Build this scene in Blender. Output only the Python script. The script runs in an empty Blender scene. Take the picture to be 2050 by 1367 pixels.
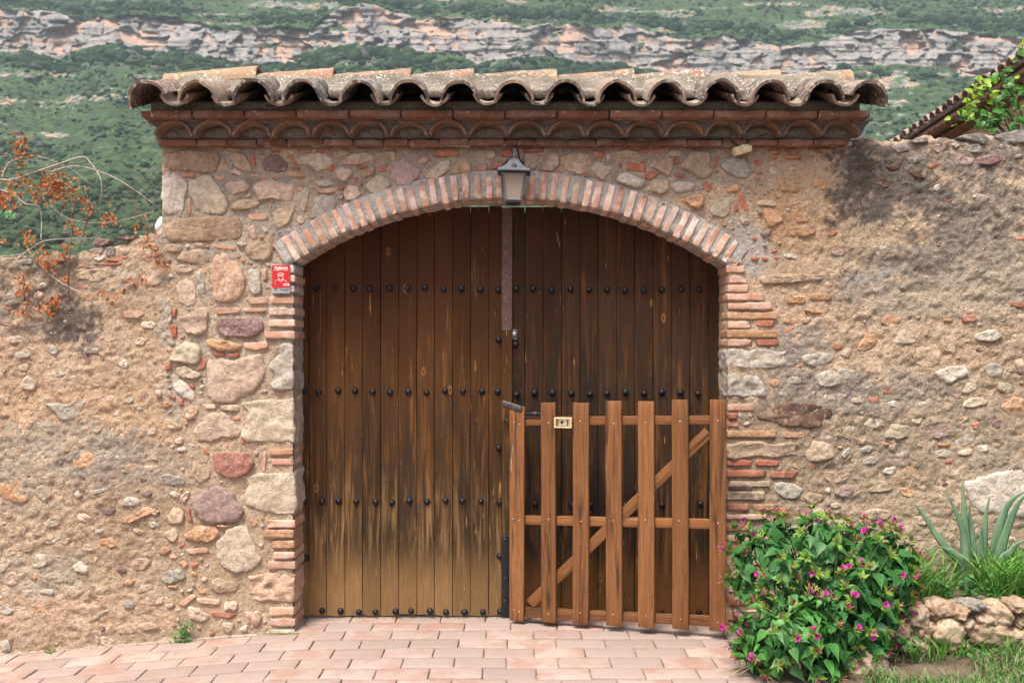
import bpy, bmesh, math, random
import numpy as np
from mathutils import Vector, Matrix, Quaternion

random.seed(7)
RNG = np.random.default_rng(7)
SC = bpy.context.scene
COL = SC.collection

# ------------------------------------------------------------------ camera
F, HX, HY = 1993.0, 1025.0, 700.0          # focal length and horizon in photo pixels (2050 wide)
CAMY, CAMZ = -5.315, 1.491                 # the gateway's front face is the plane y = 0
cam_data = bpy.data.cameras.new('camera')
cam = bpy.data.objects.new('camera', cam_data)
COL.objects.link(cam)
cam.location = (0, CAMY, CAMZ)
cam.rotation_euler = (math.radians(90), 0, 0)
cam_data.sensor_width = 36.0
cam_data.lens = 36.0 * F / 2050.0
cam_data.shift_y = 16.5 / 2050.0
cam_data.clip_end = 6000.0
cam_data.dof.use_dof = True
cam_data.dof.focus_distance = 5.3
cam_data.dof.aperture_fstop = 5.0
SC.camera = cam

# ------------------------------------------------------------------ light
SUN_EL, SUN_ROT = 62.0, 208.0              # soft light from above, in front of the wall, a little left
world = bpy.data.worlds.new('World')
SC.world = world
world.use_nodes = True
wn = world.node_tree
sky = wn.nodes.new('ShaderNodeTexSky')
sky.sky_type = 'NISHITA'
sky.sun_disc = False
sky.sun_elevation = math.radians(SUN_EL)
sky.sun_rotation = math.radians(SUN_ROT)
sky.air_density = 0.75
sky.dust_density = 6.0
sky.ozone_density = 0.6
wn.links.new(sky.outputs[0], wn.nodes['Background'].inputs[0])
wn.nodes['Background'].inputs[1].default_value = 0.085
sun_data = bpy.data.lights.new('sun', 'SUN')
sun_data.energy = 1.5
sun_data.angle = math.radians(20)
sun_data.color = (1.0, 0.93, 0.82)
sun = bpy.data.objects.new('sun', sun_data)
COL.objects.link(sun)
e, r = math.radians(SUN_EL), math.radians(SUN_ROT)
sdir = Vector((math.sin(r) * math.cos(e), math.cos(r) * math.cos(e), math.sin(e)))
sun.rotation_euler = sdir.to_track_quat('Z', 'Y').to_euler()
sun.location = sdir * 30
vs = SC.view_settings
vs.view_transform = 'Standard'
vs.look = 'None'
vs.gamma = 1.0
vs.use_curve_mapping = False
vs.exposure = 1.5
SC.cycles.use_denoising = True
SC.cycles.max_bounces = 6
SC.cycles.diffuse_bounces = 3
SC.cycles.volume_bounces = 1
SC.cycles.transparent_max_bounces = 6

# ------------------------------------------------------------------ helpers
def at(px, py, y=0.0):
    """photo pixel -> world point on the plane at depth y"""
    d = y - CAMY
    return Vector(((px - HX) * d / F, y, CAMZ - (py - HY) * d / F))

def _hash(ix, iy, iz, seed):
    with np.errstate(over='ignore'):
        n = (ix.astype(np.uint32) * np.uint32(374761393) + iy.astype(np.uint32) * np.uint32(668265263)
             + iz.astype(np.uint32) * np.uint32(2246822519) + np.uint32((seed * 3266489917 + 12345) & 0xffffffff))
        n = (n ^ (n >> np.uint32(13))) * np.uint32(1274126177)
        n = n ^ (n >> np.uint32(16))
    return n.astype(np.float64) / 4294967295.0 * 2 - 1

def vnoise(P, seed=0):
    P = np.asarray(P, float)
    i = np.floor(P).astype(np.int64)
    f = P - i
    u = f * f * f * (f * (f * 6 - 15) + 10)
    i = i & 0xffffffff
    x, y, z = i[:, 0], i[:, 1], i[:, 2]
    x1, y1, z1 = (x + 1) & 0xffffffff, (y + 1) & 0xffffffff, (z + 1) & 0xffffffff
    def L(a, b, t): return a + (b - a) * t
    ux, uy, uz = u[:, 0], u[:, 1], u[:, 2]
    a = L(L(_hash(x, y, z, seed), _hash(x1, y, z, seed), ux), L(_hash(x, y1, z, seed), _hash(x1, y1, z, seed), ux), uy)
    b = L(L(_hash(x, y, z1, seed), _hash(x1, y, z1, seed), ux), L(_hash(x, y1, z1, seed), _hash(x1, y1, z1, seed), ux), uy)
    return L(a, b, uz)

def fbm(P, octaves=4, gain=0.5, seed=0):
    P = np.asarray(P, float)
    s, a, t = 0, 1.0, 0.0
    for k in range(octaves):
        s = s + a * vnoise(P * (2.03 ** k) + 17.3 * k, seed + k)
        t += a
        a *= gain
    return s / t

def smooth(a, b, x):
    t = np.clip((np.asarray(x, float) - a) / (b - a), 0, 1)
    return t * t * (3 - 2 * t)

def link(o, parent=None):
    COL.objects.link(o)
    if parent is not None:
        o.parent = parent
    return o

def mesh_of(name, V, Fc, mat=None, smooth_shade=True):
    me = bpy.data.meshes.new(name)
    V = np.asarray(V, float)
    if isinstance(Fc, np.ndarray):
        nf, k = Fc.shape
        me.vertices.add(len(V))
        me.vertices.foreach_set('co', V.astype(np.float32).ravel())
        me.loops.add(nf * k)
        me.loops.foreach_set('vertex_index', Fc.astype(np.int32).ravel())
        me.polygons.add(nf)
        me.polygons.foreach_set('loop_start', np.arange(0, nf * k, k, dtype=np.int32))
        me.update(calc_edges=True)
    else:
        me.from_pydata([tuple(v) for v in V], [], Fc)
        me.update()
    if smooth_shade and len(me.polygons):
        me.polygons.foreach_set('use_smooth', np.ones(len(me.polygons), bool))
    if mat is not None:
        me.materials.append(mat)
    return me

def obj(name, V, Fc, mat, parent=None, loc=None, smooth_shade=True):
    o = bpy.data.objects.new(name, mesh_of(name, V, Fc, mat, smooth_shade))
    if loc is not None:
        o.location = loc
    return link(o, parent)

def inst(name, me, parent=None, loc=(0, 0, 0), rot=(0, 0, 0), scale=(1, 1, 1)):
    o = bpy.data.objects.new(name, me)
    o.location, o.rotation_euler, o.scale = loc, rot, scale
    return link(o, parent)

def tag(o, label, cat, group=None):
    o['label'] = label
    o['category'] = cat
    if group:
        o['group'] = group
    return o

def thing(name, label, cat, loc=(0, 0, 0), rot=(0, 0, 0), group=None):
    o = bpy.data.objects.new(name, None)
    o.empty_display_size = 0.1
    o.location, o.rotation_euler = loc, rot
    link(o)
    return tag(o, label, cat, group)

def kind(o, k):
    o['kind'] = k
    return o

def color_attr(me, C):
    a = me.color_attributes.new('Col', 'FLOAT_COLOR', 'POINT')
    c = np.ones((len(C), 4), np.float32)
    c[:, :3] = C
    a.data.foreach_set('color', c.ravel())

def box_geo(cx, cy, cz, sx, sy, sz):
    V = [(cx + sx * a / 2, cy + sy * b / 2, cz + sz * c / 2) for a in (-1, 1) for b in (-1, 1) for c in (-1, 1)]
    Fc = [(0, 1, 3, 2), (4, 6, 7, 5), (0, 4, 5, 1), (2, 3, 7, 6), (0, 2, 6, 4), (1, 5, 7, 3)]
    return V, Fc

def join_geo(parts):
    V, Fc = [], []
    for v, f in parts:
        o = len(V)
        V += [tuple(p) for p in v]
        Fc += [tuple(i + o for i in q) for q in f]
    return V, Fc

def xform(geo, M):
    return [tuple(M @ Vector(v)) for v in geo[0]], geo[1]

def rough_box(size, seg=(5, 3, 3), r=0.006, amp=0.002, freq=30, seed=0, chip=0.0):
    """a box with rounded, slightly uneven edges and faces"""
    sx, sy, sz = size
    idx, V, Fc = {}, [], []
    nx, ny, nz = seg
    def axis(n, s_):                     # the outermost rows hug the edges, so that only the arris is rounded
        if n < 3:
            return [i / n - .5 for i in range(n + 1)]
        e_ = min(r / s_, .22)
        return [-.5] + [-.5 + e_ + (1 - 2 * e_) * i / (n - 2) for i in range(n - 1)] + [.5]
    gx_, gy_, gz_ = axis(nx, sx), axis(ny, sy), axis(nz, sz)
    def vid(i, j, k):
        key = (i, j, k)
        if key not in idx:
            idx[key] = len(V)
            V.append((gx_[i], gy_[j], gz_[k]))
        return idx[key]
    for i in range(nx):
        for j in range(ny):
            Fc.append((vid(i, j, 0), vid(i, j + 1, 0), vid(i + 1, j + 1, 0), vid(i + 1, j, 0)))
            Fc.append((vid(i, j, nz), vid(i + 1, j, nz), vid(i + 1, j + 1, nz), vid(i, j + 1, nz)))
    for i in range(nx):
        for k in range(nz):
            Fc.append((vid(i, 0, k), vid(i + 1, 0, k), vid(i + 1, 0, k + 1), vid(i, 0, k + 1)))
            Fc.append((vid(i, ny, k), vid(i, ny, k + 1), vid(i + 1, ny, k + 1), vid(i + 1, ny, k)))
    for j in range(ny):
        for k in range(nz):
            Fc.append((vid(0, j, k), vid(0, j, k + 1), vid(0, j + 1, k + 1), vid(0, j + 1, k)))
            Fc.append((vid(nx, j, k), vid(nx, j + 1, k), vid(nx, j + 1, k + 1), vid(nx, j, k + 1)))
    P = np.array(V) * np.array(size)
    # pull the first inner row of every axis close to the edge so the faces stay flat
    h = np.array(size) / 2
    inner = np.clip(P, -(h - r), h - r)
    d = P - inner
    L = np.linalg.norm(d, axis=1, keepdims=True)
    nrm = np.where(L > 1e-9, d / np.maximum(L, 1e-9), np.sign(P) * (np.abs(P) > h - 1e-6))
    P = np.where(L > 1e-9, inner + nrm * r, P)
    n = vnoise(P * freq + seed * 7.7, seed) * amp + vnoise(P * freq * 2.7 + seed * 3.1, seed + 5) * amp * .5
    if chip:
        corner = np.clip(1 - np.min(np.stack([h[None] - np.abs(P)]), axis=0).sum(1) / (h.sum() * .5), 0, 1)
        n = n - chip * corner * np.clip(vnoise(P * freq * .7 + 91 + seed, seed + 9) - .1, 0, 1)
    P = P + nrm * n[:, None]
    return P, Fc

def tube_geo(pts, rad, seg=6, cap=True):
    pts = [Vector(p) for p in pts]
    n = len(pts)
    rads = rad if hasattr(rad, '__len__') else [rad] * n
    V, Fc = [], []
    up = Vector((0, 0, 1))
    for i, p in enumerate(pts):
        t = (pts[min(i + 1, n - 1)] - pts[max(i - 1, 0)])
        if t.length < 1e-9:
            t = Vector((0, 0, 1))
        t.normalize()
        a = t.cross(up)
        if a.length < 0.05:
            a = t.cross(Vector((1, 0, 0)))
        a.normalize()
        b = t.cross(a)
        for k in range(seg):
            w = 2 * math.pi * k / seg
            V.append(tuple(p + (a * math.cos(w) + b * math.sin(w)) * rads[i]))
    for i in range(n - 1):
        for k in range(seg):
            k2 = (k + 1) % seg
            Fc.append((i * seg + k, i * seg + k2, (i + 1) * seg + k2, (i + 1) * seg + k))
    if cap:
        Fc.append(tuple(range(seg - 1, -1, -1)))
        Fc.append(tuple((n - 1) * seg + k for k in range(seg)))
    return V, Fc

def spline(pts, n=8):
    """Catmull-Rom through the points"""
    P = [Vector(p) for p in pts]
    if len(P) < 3:
        return P
    Q = [P[0] * 2 - P[1]] + P + [P[-1] * 2 - P[-2]]
    out = []
    for i in range(1, len(Q) - 2):
        for k in range(n):
            t = k / n
            out.append(.5 * ((2 * Q[i]) + (Q[i + 1] - Q[i - 1]) * t + (2 * Q[i - 1] - 5 * Q[i] + 4 * Q[i + 1] - Q[i + 2]) * t * t
                             + (3 * Q[i] - Q[i - 1] - 3 * Q[i + 1] + Q[i + 2]) * t ** 3))
    out.append(P[-1])
    return out

def lathe_geo(profile, seg=16, phase=0.0):
    V, Fc = [], []
    for (r_, z) in profile:
        for k in range(seg):
            w = 2 * math.pi * k / seg + phase
            V.append((r_ * math.cos(w), r_ * math.sin(w), z))
    for i in range(len(profile) - 1):
        for k in range(seg):
            k2 = (k + 1) % seg
            Fc.append((i * seg + k, i * seg + k2, (i + 1) * seg + k2, (i + 1) * seg + k))
    return V, Fc

# ------------------------------------------------------------------ material helpers
def new_mat(name, rough=0.85, spec=0.25):
    m = bpy.data.materials.new(name)
    m.use_nodes = True
    b = m.node_tree.nodes['Principled BSDF']
    b.inputs['Roughness'].default_value = rough
    b.inputs['Specular IOR Level'].default_value = spec
    return m, m.node_tree, b

def nd(nt, typ, props=None, **ins):
    n = nt.nodes.new(typ)
    for k, v in (props or {}).items():
        setattr(n, k, v)
    for k, v in ins.items():
        s = n.inputs[int(k[1:])] if k[0] == '_' else n.inputs[k.replace('_', ' ')]
        if isinstance(v, bpy.types.NodeSocket):
            nt.links.new(v, s)
        else:
            s.default_value = v
    return n

def rgb(c):
    return (c[0], c[1], c[2], 1.0)

def mixc(nt, fac, a, b, blend='MIX'):
    n = nd(nt, 'ShaderNodeMix', {'data_type': 'RGBA', 'blend_type': blend, 'clamp_factor': True})
    for s, v in ((n.inputs[0], fac), (n.inputs[6], a), (n.inputs[7], b)):
        if isinstance(v, bpy.types.NodeSocket):
            nt.links.new(v, s)
        elif hasattr(v, '__len__'):
            s.default_value = rgb(v)
        else:
            s.default_value = v
    return n.outputs[2]

def math_(nt, op, a, b=0.0, clamp=False):
    n = nd(nt, 'ShaderNodeMath', {'operation': op, 'use_clamp': clamp}, _0=a, _1=b)
    return n.outputs[0]

def rng(nt, v, a, b, c=0.0, d=1.0, interp='SMOOTHSTEP'):
    n = nd(nt, 'ShaderNodeMapRange', {'interpolation_type': interp}, Value=v)
    n.inputs['From Min'].default_value, n.inputs['From Max'].default_value = a, b
    n.inputs['To Min'].default_value, n.inputs['To Max'].default_value = c, d
    return n.outputs[0]

def noise(nt, vec, scale, detail=3.0, rough=0.55, dist=0.0):
    n = nd(nt, 'ShaderNodeTexNoise', None, Vector=vec, Scale=scale, Detail=detail, Roughness=rough, Distortion=dist)
    return n.outputs['Fac']

def vor(nt, vec, scale, feature='F1', out='Distance'):
    n = nd(nt, 'ShaderNodeTexVoronoi', {'feature': feature}, Vector=vec, Scale=scale)
    return n.outputs[out]

def coords(nt, rnd=True, which='Object'):
    tc = nd(nt, 'ShaderNodeTexCoord')
    v = tc.outputs[which]
    if not rnd:
        return v, None
    oi = nd(nt, 'ShaderNodeObjectInfo')
    off = nd(nt, 'ShaderNodeVectorMath', {'operation': 'SCALE'}, _0=(37.1, 53.7, 71.3))
    nt.links.new(oi.outputs['Random'], off.inputs['Scale'])
    a = nd(nt, 'ShaderNodeVectorMath', {'operation': 'ADD'}, _0=v, _1=off.outputs[0])
    return a.outputs[0], oi.outputs['Random']

def scalev(nt, v, s):
    return nd(nt, 'ShaderNodeVectorMath', {'operation': 'MULTIPLY'}, _0=v, _1=s).outputs[0]

def bump(nt, b, height, strength=0.5, dist=0.005, prev=None):
    n = nd(nt, 'ShaderNodeBump', None, Height=height, Strength=strength, Distance=dist)
    if prev is not None:
        nt.links.new(prev, n.inputs['Normal'])
    nt.links.new(n.outputs[0], b.inputs['Normal'])
    return n.outputs[0]

def hsv(nt, col, val=None, sat=None, hue=None):
    n = nd(nt, 'ShaderNodeHueSaturation', None, Color=col)
    for s, v in (('Value', val), ('Saturation', sat), ('Hue', hue)):
        if v is not None:
            if isinstance(v, bpy.types.NodeSocket):
                nt.links.new(v, n.inputs[s])
            else:
                n.inputs[s].default_value = v
    return n.outputs[0]

def setc(nt, b, col):
    if isinstance(col, bpy.types.NodeSocket):
        nt.links.new(col, b.inputs['Base Color'])
    else:
        b.inputs['Base Color'].default_value = rgb(col)

def plain(name, col, rough=0.6, metal=0.0, var=0.15, bumpy=0.0, scale=40, spec=0.4):
    m, nt, b = new_mat(name, rough, spec)
    v, rnd = coords(nt)
    n = noise(nt, v, scale, 4)
    c = mixc(nt, rng(nt, n, .35, .65), [x * (1 - var) for x in col], [min(1, x * (1 + var)) for x in col])
    setc(nt, b, c)
    b.inputs['Metallic'].default_value = metal
    if bumpy:
        bump(nt, b, n, bumpy, 0.003)
    return m
# ------------------------------------------------------------------ materials
def stone_mat(name, c1, c2, c3, pit=0.25, speck=0.0, vein=0.35):
    m, nt, b = new_mat(name, 0.93, 0.15)
    v, rnd = coords(nt)
    n1 = noise(nt, v, 11, 5, .6)
    n2 = noise(nt, v, 42, 6, .65)
    n3 = noise(nt, scalev(nt, v, (1, 1, 2.2)), 20, 5, .7, .6)
    c = mixc(nt, rng(nt, n1, .36, .64), c1, c2)
    c = mixc(nt, rng(nt, n3, .5, .68, 0, vein), c, c3)
    c = mixc(nt, rng(nt, n2, .36, .64, .0, .55), c, [x * .48 for x in c1])
    c = mixc(nt, rng(nt, noise(nt, v, 25, 3), .58, .72, 0, .5), c, (.56, .49, .41))   # mortar smear
    if speck:
        c = mixc(nt, rng(nt, noise(nt, v, 190, 2), .52, .62, 0, speck), c, c3)
    pits = rng(nt, vor(nt, v, 95), .0, .22)
    c = mixc(nt, math_(nt, 'MULTIPLY', math_(nt, 'SUBTRACT', 1.0, pits), pit), c, [x * .25 for x in c1])
    c = hsv(nt, c, rng(nt, rnd, 0, 1, .86, 1.16, 'LINEAR'), 1.02)
    setc(nt, b, c)
    h = math_(nt, 'ADD', n2, math_(nt, 'MULTIPLY', noise(nt, v, 150, 4), .5))
    h = math_(nt, 'ADD', h, math_(nt, 'MULTIPLY', pits, pit * 1.2))
    bump(nt, b, h, 1.0, .010)
    return m

STONE = {
    't': stone_mat('sandstone_tan', (.46, .34, .24), (.53, .42, .31), (.58, .46, .34)),
    'p': stone_mat('sandstone_pink', (.56, .42, .33), (.62, .49, .39), (.54, .37, .27)),
    'P': stone_mat('tufa_pink', (.58, .39, .28), (.64, .45, .34), (.48, .27, .17), .8, 0, .5),
    'g': stone_mat('limestone_grey', (.42, .38, .32), (.50, .46, .40), (.52, .46, .37)),
    'y': stone_mat('limestone_ochre', (.48, .41, .31), (.56, .48, .37), (.54, .42, .28)),
    'o': stone_mat('sandstone_orange', (.50, .29, .17), (.56, .37, .23), (.42, .24, .15)),
    'd': stone_mat('porphyry_dark', (.20, .13, .12), (.27, .19, .18), (.38, .25, .22), .2, .5),
    'm': stone_mat('porphyry_mauve', (.33, .235, .21), (.40, .30, .27), (.46, .35, .31), .25, .5),
    'c': stone_mat('porphyry_red', (.38, .165, .13), (.44, .23, .19), (.56, .38, .31), .25, .6),
    'k': stone_mat('ironstone_dark', (.13, .085, .065), (.20, .125, .09), (.26, .17, .11)),
    'w': stone_mat('limestone_pale', (.56, .49, .41), (.62, .57, .50), (.56, .43, .33)),
    'n': stone_mat('sandstone_brown', (.40, .28, .19), (.48, .36, .26), (.30, .20, .14)),
    'l': stone_mat('limestone_lichen', (.30, .28, .25), (.42, .38, .34), (.14, .13, .12), .4, .5),
}

def brick_mat(name, c1, c2, lime=.45, limecol=(.62, .50, .42)):
    m, nt, b = new_mat(name, .92, .15)
    v, rnd = coords(nt)
    n1 = noise(nt, v, 14, 4, .6)
    n2 = noise(nt, v, 65, 5, .65)
    c = mixc(nt, rnd, c1, c2)
    c = mixc(nt, rng(nt, n2, .3, .7, 0, .45), c, [x * .55 for x in c1])
    c = mixc(nt, math_(nt, 'MULTIPLY', rng(nt, n1, .44, .68), lime), c, limecol)
    c = mixc(nt, rng(nt, noise(nt, v, 30, 4, .7), .60, .70, 0, .7), c, (.55, .49, .42))
    r2 = nd(nt, 'ShaderNodeMath', {'operation': 'FRACT'}, _0=math_(nt, 'MULTIPLY', rnd, 7.31)).outputs[0]
    c = hsv(nt, c, rng(nt, r2, 0, 1, .82, 1.15, 'LINEAR'))
    setc(nt, b, c)
    h = math_(nt, 'ADD', n2, math_(nt, 'MULTIPLY', noise(nt, v, 190, 3), .5))
    bump(nt, b, h, .6, .004)
    return m

STONE['b'] = brick_mat('brick_orange', (.51, .275, .18), (.58, .38, .275), .7)
STONE['r'] = brick_mat('brick_red', (.36, .125, .075), (.43, .19, .12), .25)
BRICK_ARCH = brick_mat('brick_arch', (.50, .28, .195), (.60, .43, .335), 1.0, (.68, .58, .51))
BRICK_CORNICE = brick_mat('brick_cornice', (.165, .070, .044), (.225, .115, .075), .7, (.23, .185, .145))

def mortar_mat(name, base=None, gritty=1.0, stain=None):
    """lime mortar: colour from the mesh, grit, pebbles and pits from the material"""
    m, nt, b = new_mat(name, .96, .1)
    v, _ = coords(nt, False)
    if base is None:
        c = nd(nt, 'ShaderNodeAttribute', {'attribute_name': 'Col'}).outputs['Color']
    else:
        c = mixc(nt, rng(nt, noise(nt, v, 7, 4), .35, .65), [x * .85 for x in base], [min(1, x * 1.12) for x in base])
    n2 = noise(nt, v, 48, 6, .68)
    n3 = noise(nt, v, 170, 4, .7)
    c = mixc(nt, rng(nt, n2, .30, .62, .62, 0), c, mixc(nt, .5, c, (.10, .08, .065)))
    c = mixc(nt, rng(nt, n2, .56, .74, 0, .4), c, (.66, .55, .44))
    vd = vor(nt, v, 70)
    vc = vor(nt, v, 70, out='Color')
    sep = nd(nt, 'ShaderNodeSeparateColor', None, Color=vc)
    on = rng(nt, sep.outputs[0], .66, .70)
    peb = math_(nt, 'MULTIPLY', math_(nt, 'MULTIPLY', rng(nt, vd, .40, .26), on), gritty, True)
    pc = nd(nt, 'ShaderNodeValToRGB', None, Fac=sep.outputs[1])
    el = pc.color_ramp.elements
    el[0].position, el[0].color = 0, rgb((.30, .27, .24))
    el[1].position, el[1].color = 1, rgb((.70, .62, .52))
    for p_, col_ in ((.3, (.52, .30, .19)), (.55, (.58, .44, .32)), (.8, (.40, .20, .14))):
        x_ = el.new(p_)
        x_.color = rgb(col_)
    c = mixc(nt, math_(nt, 'MULTIPLY', peb, .55), c, pc.outputs[0])
    pits = rng(nt, noise(nt, v, 90, 5, .75), .30, .42)
    c = mixc(nt, math_(nt, 'MULTIPLY', math_(nt, 'SUBTRACT', 1.0, pits), .65), c, (.12, .095, .075))
    setc(nt, b, c)
    h = math_(nt, 'ADD', math_(nt, 'MULTIPLY', n2, 1.0), math_(nt, 'MULTIPLY', n3, .35))
    h = math_(nt, 'ADD', h, math_(nt, 'MULTIPLY', peb, .25))
    h = math_(nt, 'ADD', h, math_(nt, 'MULTIPLY', pits, .4))
    bump(nt, b, h, 1.0, .021)
    return m

MORTAR = mortar_mat('lime_mortar')
MORTAR_GREY = mortar_mat('grey_mortar', (.54, .52, .49), .3)
MORTAR_SHADED = mortar_mat('shaded_mortar', (.24, .21, .18), .5)  # darker copy of the mortar, the shade under the eaves put into its colour

def tile_mat(name, c1, c2, lichen=.5, dark=.5):
    m, nt, b = new_mat(name, .93, .15)
    v, rnd = coords(nt)
    n1 = noise(nt, v, 9, 5, .65)
    n2 = noise(nt, v, 60, 5, .7)
    c = mixc(nt, rnd, c1, c2)
    c = mixc(nt, rng(nt, n2, .32, .68, 0, .45), c, [x * .5 for x in c1])
    r2 = nd(nt, 'ShaderNodeMath', {'operation': 'FRACT'}, _0=math_(nt, 'MULTIPLY', rnd, 5.77)).outputs[0]
    r3 = nd(nt, 'ShaderNodeMath', {'operation': 'FRACT'}, _0=math_(nt, 'MULTIPLY', rnd, 11.3)).outputs[0]
    grime = math_(nt, 'MULTIPLY', rng(nt, n1, .38, .58), math_(nt, 'MULTIPLY', r2, dark), True)
    c = mixc(nt, grime, c, (.11, .095, .085))
    lv = rng(nt, noise(nt, v, 48, 4, .6), .52, .60)
    lic = math_(nt, 'MULTIPLY', math_(nt, 'MULTIPLY', lv, rng(nt, noise(nt, v, 11, 3), .36, .52)), lichen)
    c = mixc(nt, lic, c, mixc(nt, rng(nt, r3, .3, .6), (.46, .45, .42), (.44, .38, .29)))
    setc(nt, b, c)
    bump(nt, b, math_(nt, 'ADD', n2, math_(nt, 'MULTIPLY', lic, .5)), .6, .004)
    return m

TILE = tile_mat('roof_tile', (.21, .14, .105), (.42, .34, .265), 1.0, 1.5)
TILE_RIDGE = tile_mat('ridge_tile', (.36, .185, .12), (.42, .32, .21), 1.0, .7)
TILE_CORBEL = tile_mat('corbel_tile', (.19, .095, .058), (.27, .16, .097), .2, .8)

def ridge_mortar_mat():
    m, nt, b = new_mat('ridge_mortar', .96, .1)
    v, _ = coords(nt, False)
    n1 = noise(nt, v, 6, 4)
    n2 = noise(nt, v, 75, 5, .7)
    c = mixc(nt, rng(nt, n1, .35, .65), (.17, .15, .12), (.27, .24, .195))
    c = mixc(nt, rng(nt, n2, .35, .5, .75, 0), c, (.09, .08, .065))
    lv = rng(nt, noise(nt, v, 85, 2, .5), .57, .63)
    c = mixc(nt, math_(nt, 'MULTIPLY', lv, rng(nt, noise(nt, v, 8, 3), .40, .62)), c, (.50, .48, .44))
    setc(nt, b, c)
    bump(nt, b, n2, .9, .008)
    return m
RIDGE_MORTAR = ridge_mortar_mat()

def door_mat(name, red, mid, bleach, black, darkness=0.0):
    """weathered door boards: object z is the height above the sill"""
    m, nt, b = new_mat(name, .75, .12)
    tc = nd(nt, 'ShaderNodeTexCoord')
    oi = nd(nt, 'ShaderNodeObjectInfo')
    rnd = oi.outputs['Random']
    sep = nd(nt, 'ShaderNodeSeparateXYZ', None, Vector=tc.outputs['Object'])
    z = sep.outputs[2]
    off = nd(nt, 'ShaderNodeCombineXYZ', None, X=math_(nt, 'MULTIPLY', rnd, 41.0), Y=math_(nt, 'MULTIPLY', rnd, 17.0), Z=math_(nt, 'MULTIPLY', rnd, 9.0))
    v = nd(nt, 'ShaderNodeVectorMath', {'operation': 'ADD'}, _0=tc.outputs['Object'], _1=off.outputs[0]).outputs[0]
    grain = noise(nt, scalev(nt, v, (95, 30, 3.0)), 1, 5, .62, .5)
    fine = noise(nt, scalev(nt, v, (420, 100, 9.0)), 1, 3, .6)
    big = noise(nt, scalev(nt, v, (9, 9, 1.3)), 1, 4, .6)
    streak = noise(nt, scalev(nt, v, (34, 20, 1.9)), 1, 5, .7, .8)
    zj = math_(nt, 'ADD', z, math_(nt, 'MULTIPLY', math_(nt, 'SUBTRACT', big, .5), 1.0))
    c = mixc(nt, rng(nt, zj, 1.75, 1.05), red, mid)  # red-brown upper boards, colour deepened to add the shade under the arch
    c = mixc(nt, rng(nt, grain, .36, .70, 0, .75), c, [x * .34 for x in mid])
    c = mixc(nt, rng(nt, streak, .58, .70, 0, .5), c, bleach)
    c = mixc(nt, math_(nt, 'MULTIPLY', rng(nt, zj, 1.0, .35), .75), c, bleach)
    st = math_(nt, 'MULTIPLY', rng(nt, streak, .66, .42), rng(nt, zj, 1.9, .7, .15 + darkness, 1.0))
    lowfade = rng(nt, math_(nt, 'ADD', z, math_(nt, 'MULTIPLY', math_(nt, 'SUBTRACT', streak, .5), .6)), .10, .42)
    st = math_(nt, 'MULTIPLY', math_(nt, 'MULTIPLY', st, lowfade), black, True)
    c = mixc(nt, st, c, (.024, .018, .013))
    c = mixc(nt, rng(nt, fine, .4, .6, 0, .35), c, [x * .35 for x in mid])
    c = mixc(nt, math_(nt, 'MULTIPLY', rng(nt, noise(nt, scalev(nt, v, (60, 30, 6)), 1, 2), .70, .76), .75), c, (.46, .25, .09))
    kv = scalev(nt, v, (10, 10, 4.6))
    kd = vor(nt, kv, 1.0)
    kc = nd(nt, 'ShaderNodeSeparateColor', None, Color=vor(nt, kv, 1.0, out='Color')).outputs[0]
    kn = math_(nt, 'MULTIPLY', rng(nt, kd, .16, .05), rng(nt, kc, .90, .92))
    c = mixc(nt, math_(nt, 'MULTIPLY', kn, .8), c, mixc(nt, rng(nt, kd, .03, .09), (.04, .02, .01), (.30, .15, .055)))
    c = hsv(nt, c, rng(nt, rnd, 0, 1, .78, 1.2, 'LINEAR'))
    setc(nt, b, c)
    bump(nt, b, math_(nt, 'ADD', grain, math_(nt, 'MULTIPLY', fine, .4)), .5, .003)
    return m

DOOR_L = door_mat('door_wood_left', (.062, .022, .008), (.165, .070, .020), (.27, .168, .075), .92)
DOOR_R = door_mat('door_wood_right', (.088, .035, .012), (.105, .047, .016), (.18, .085, .030), 1.15, .45)
STRIP_TOP = plain('strip_wood_dark', (.085, .045, .033), .6, 0, .25, .3, 60)

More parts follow.
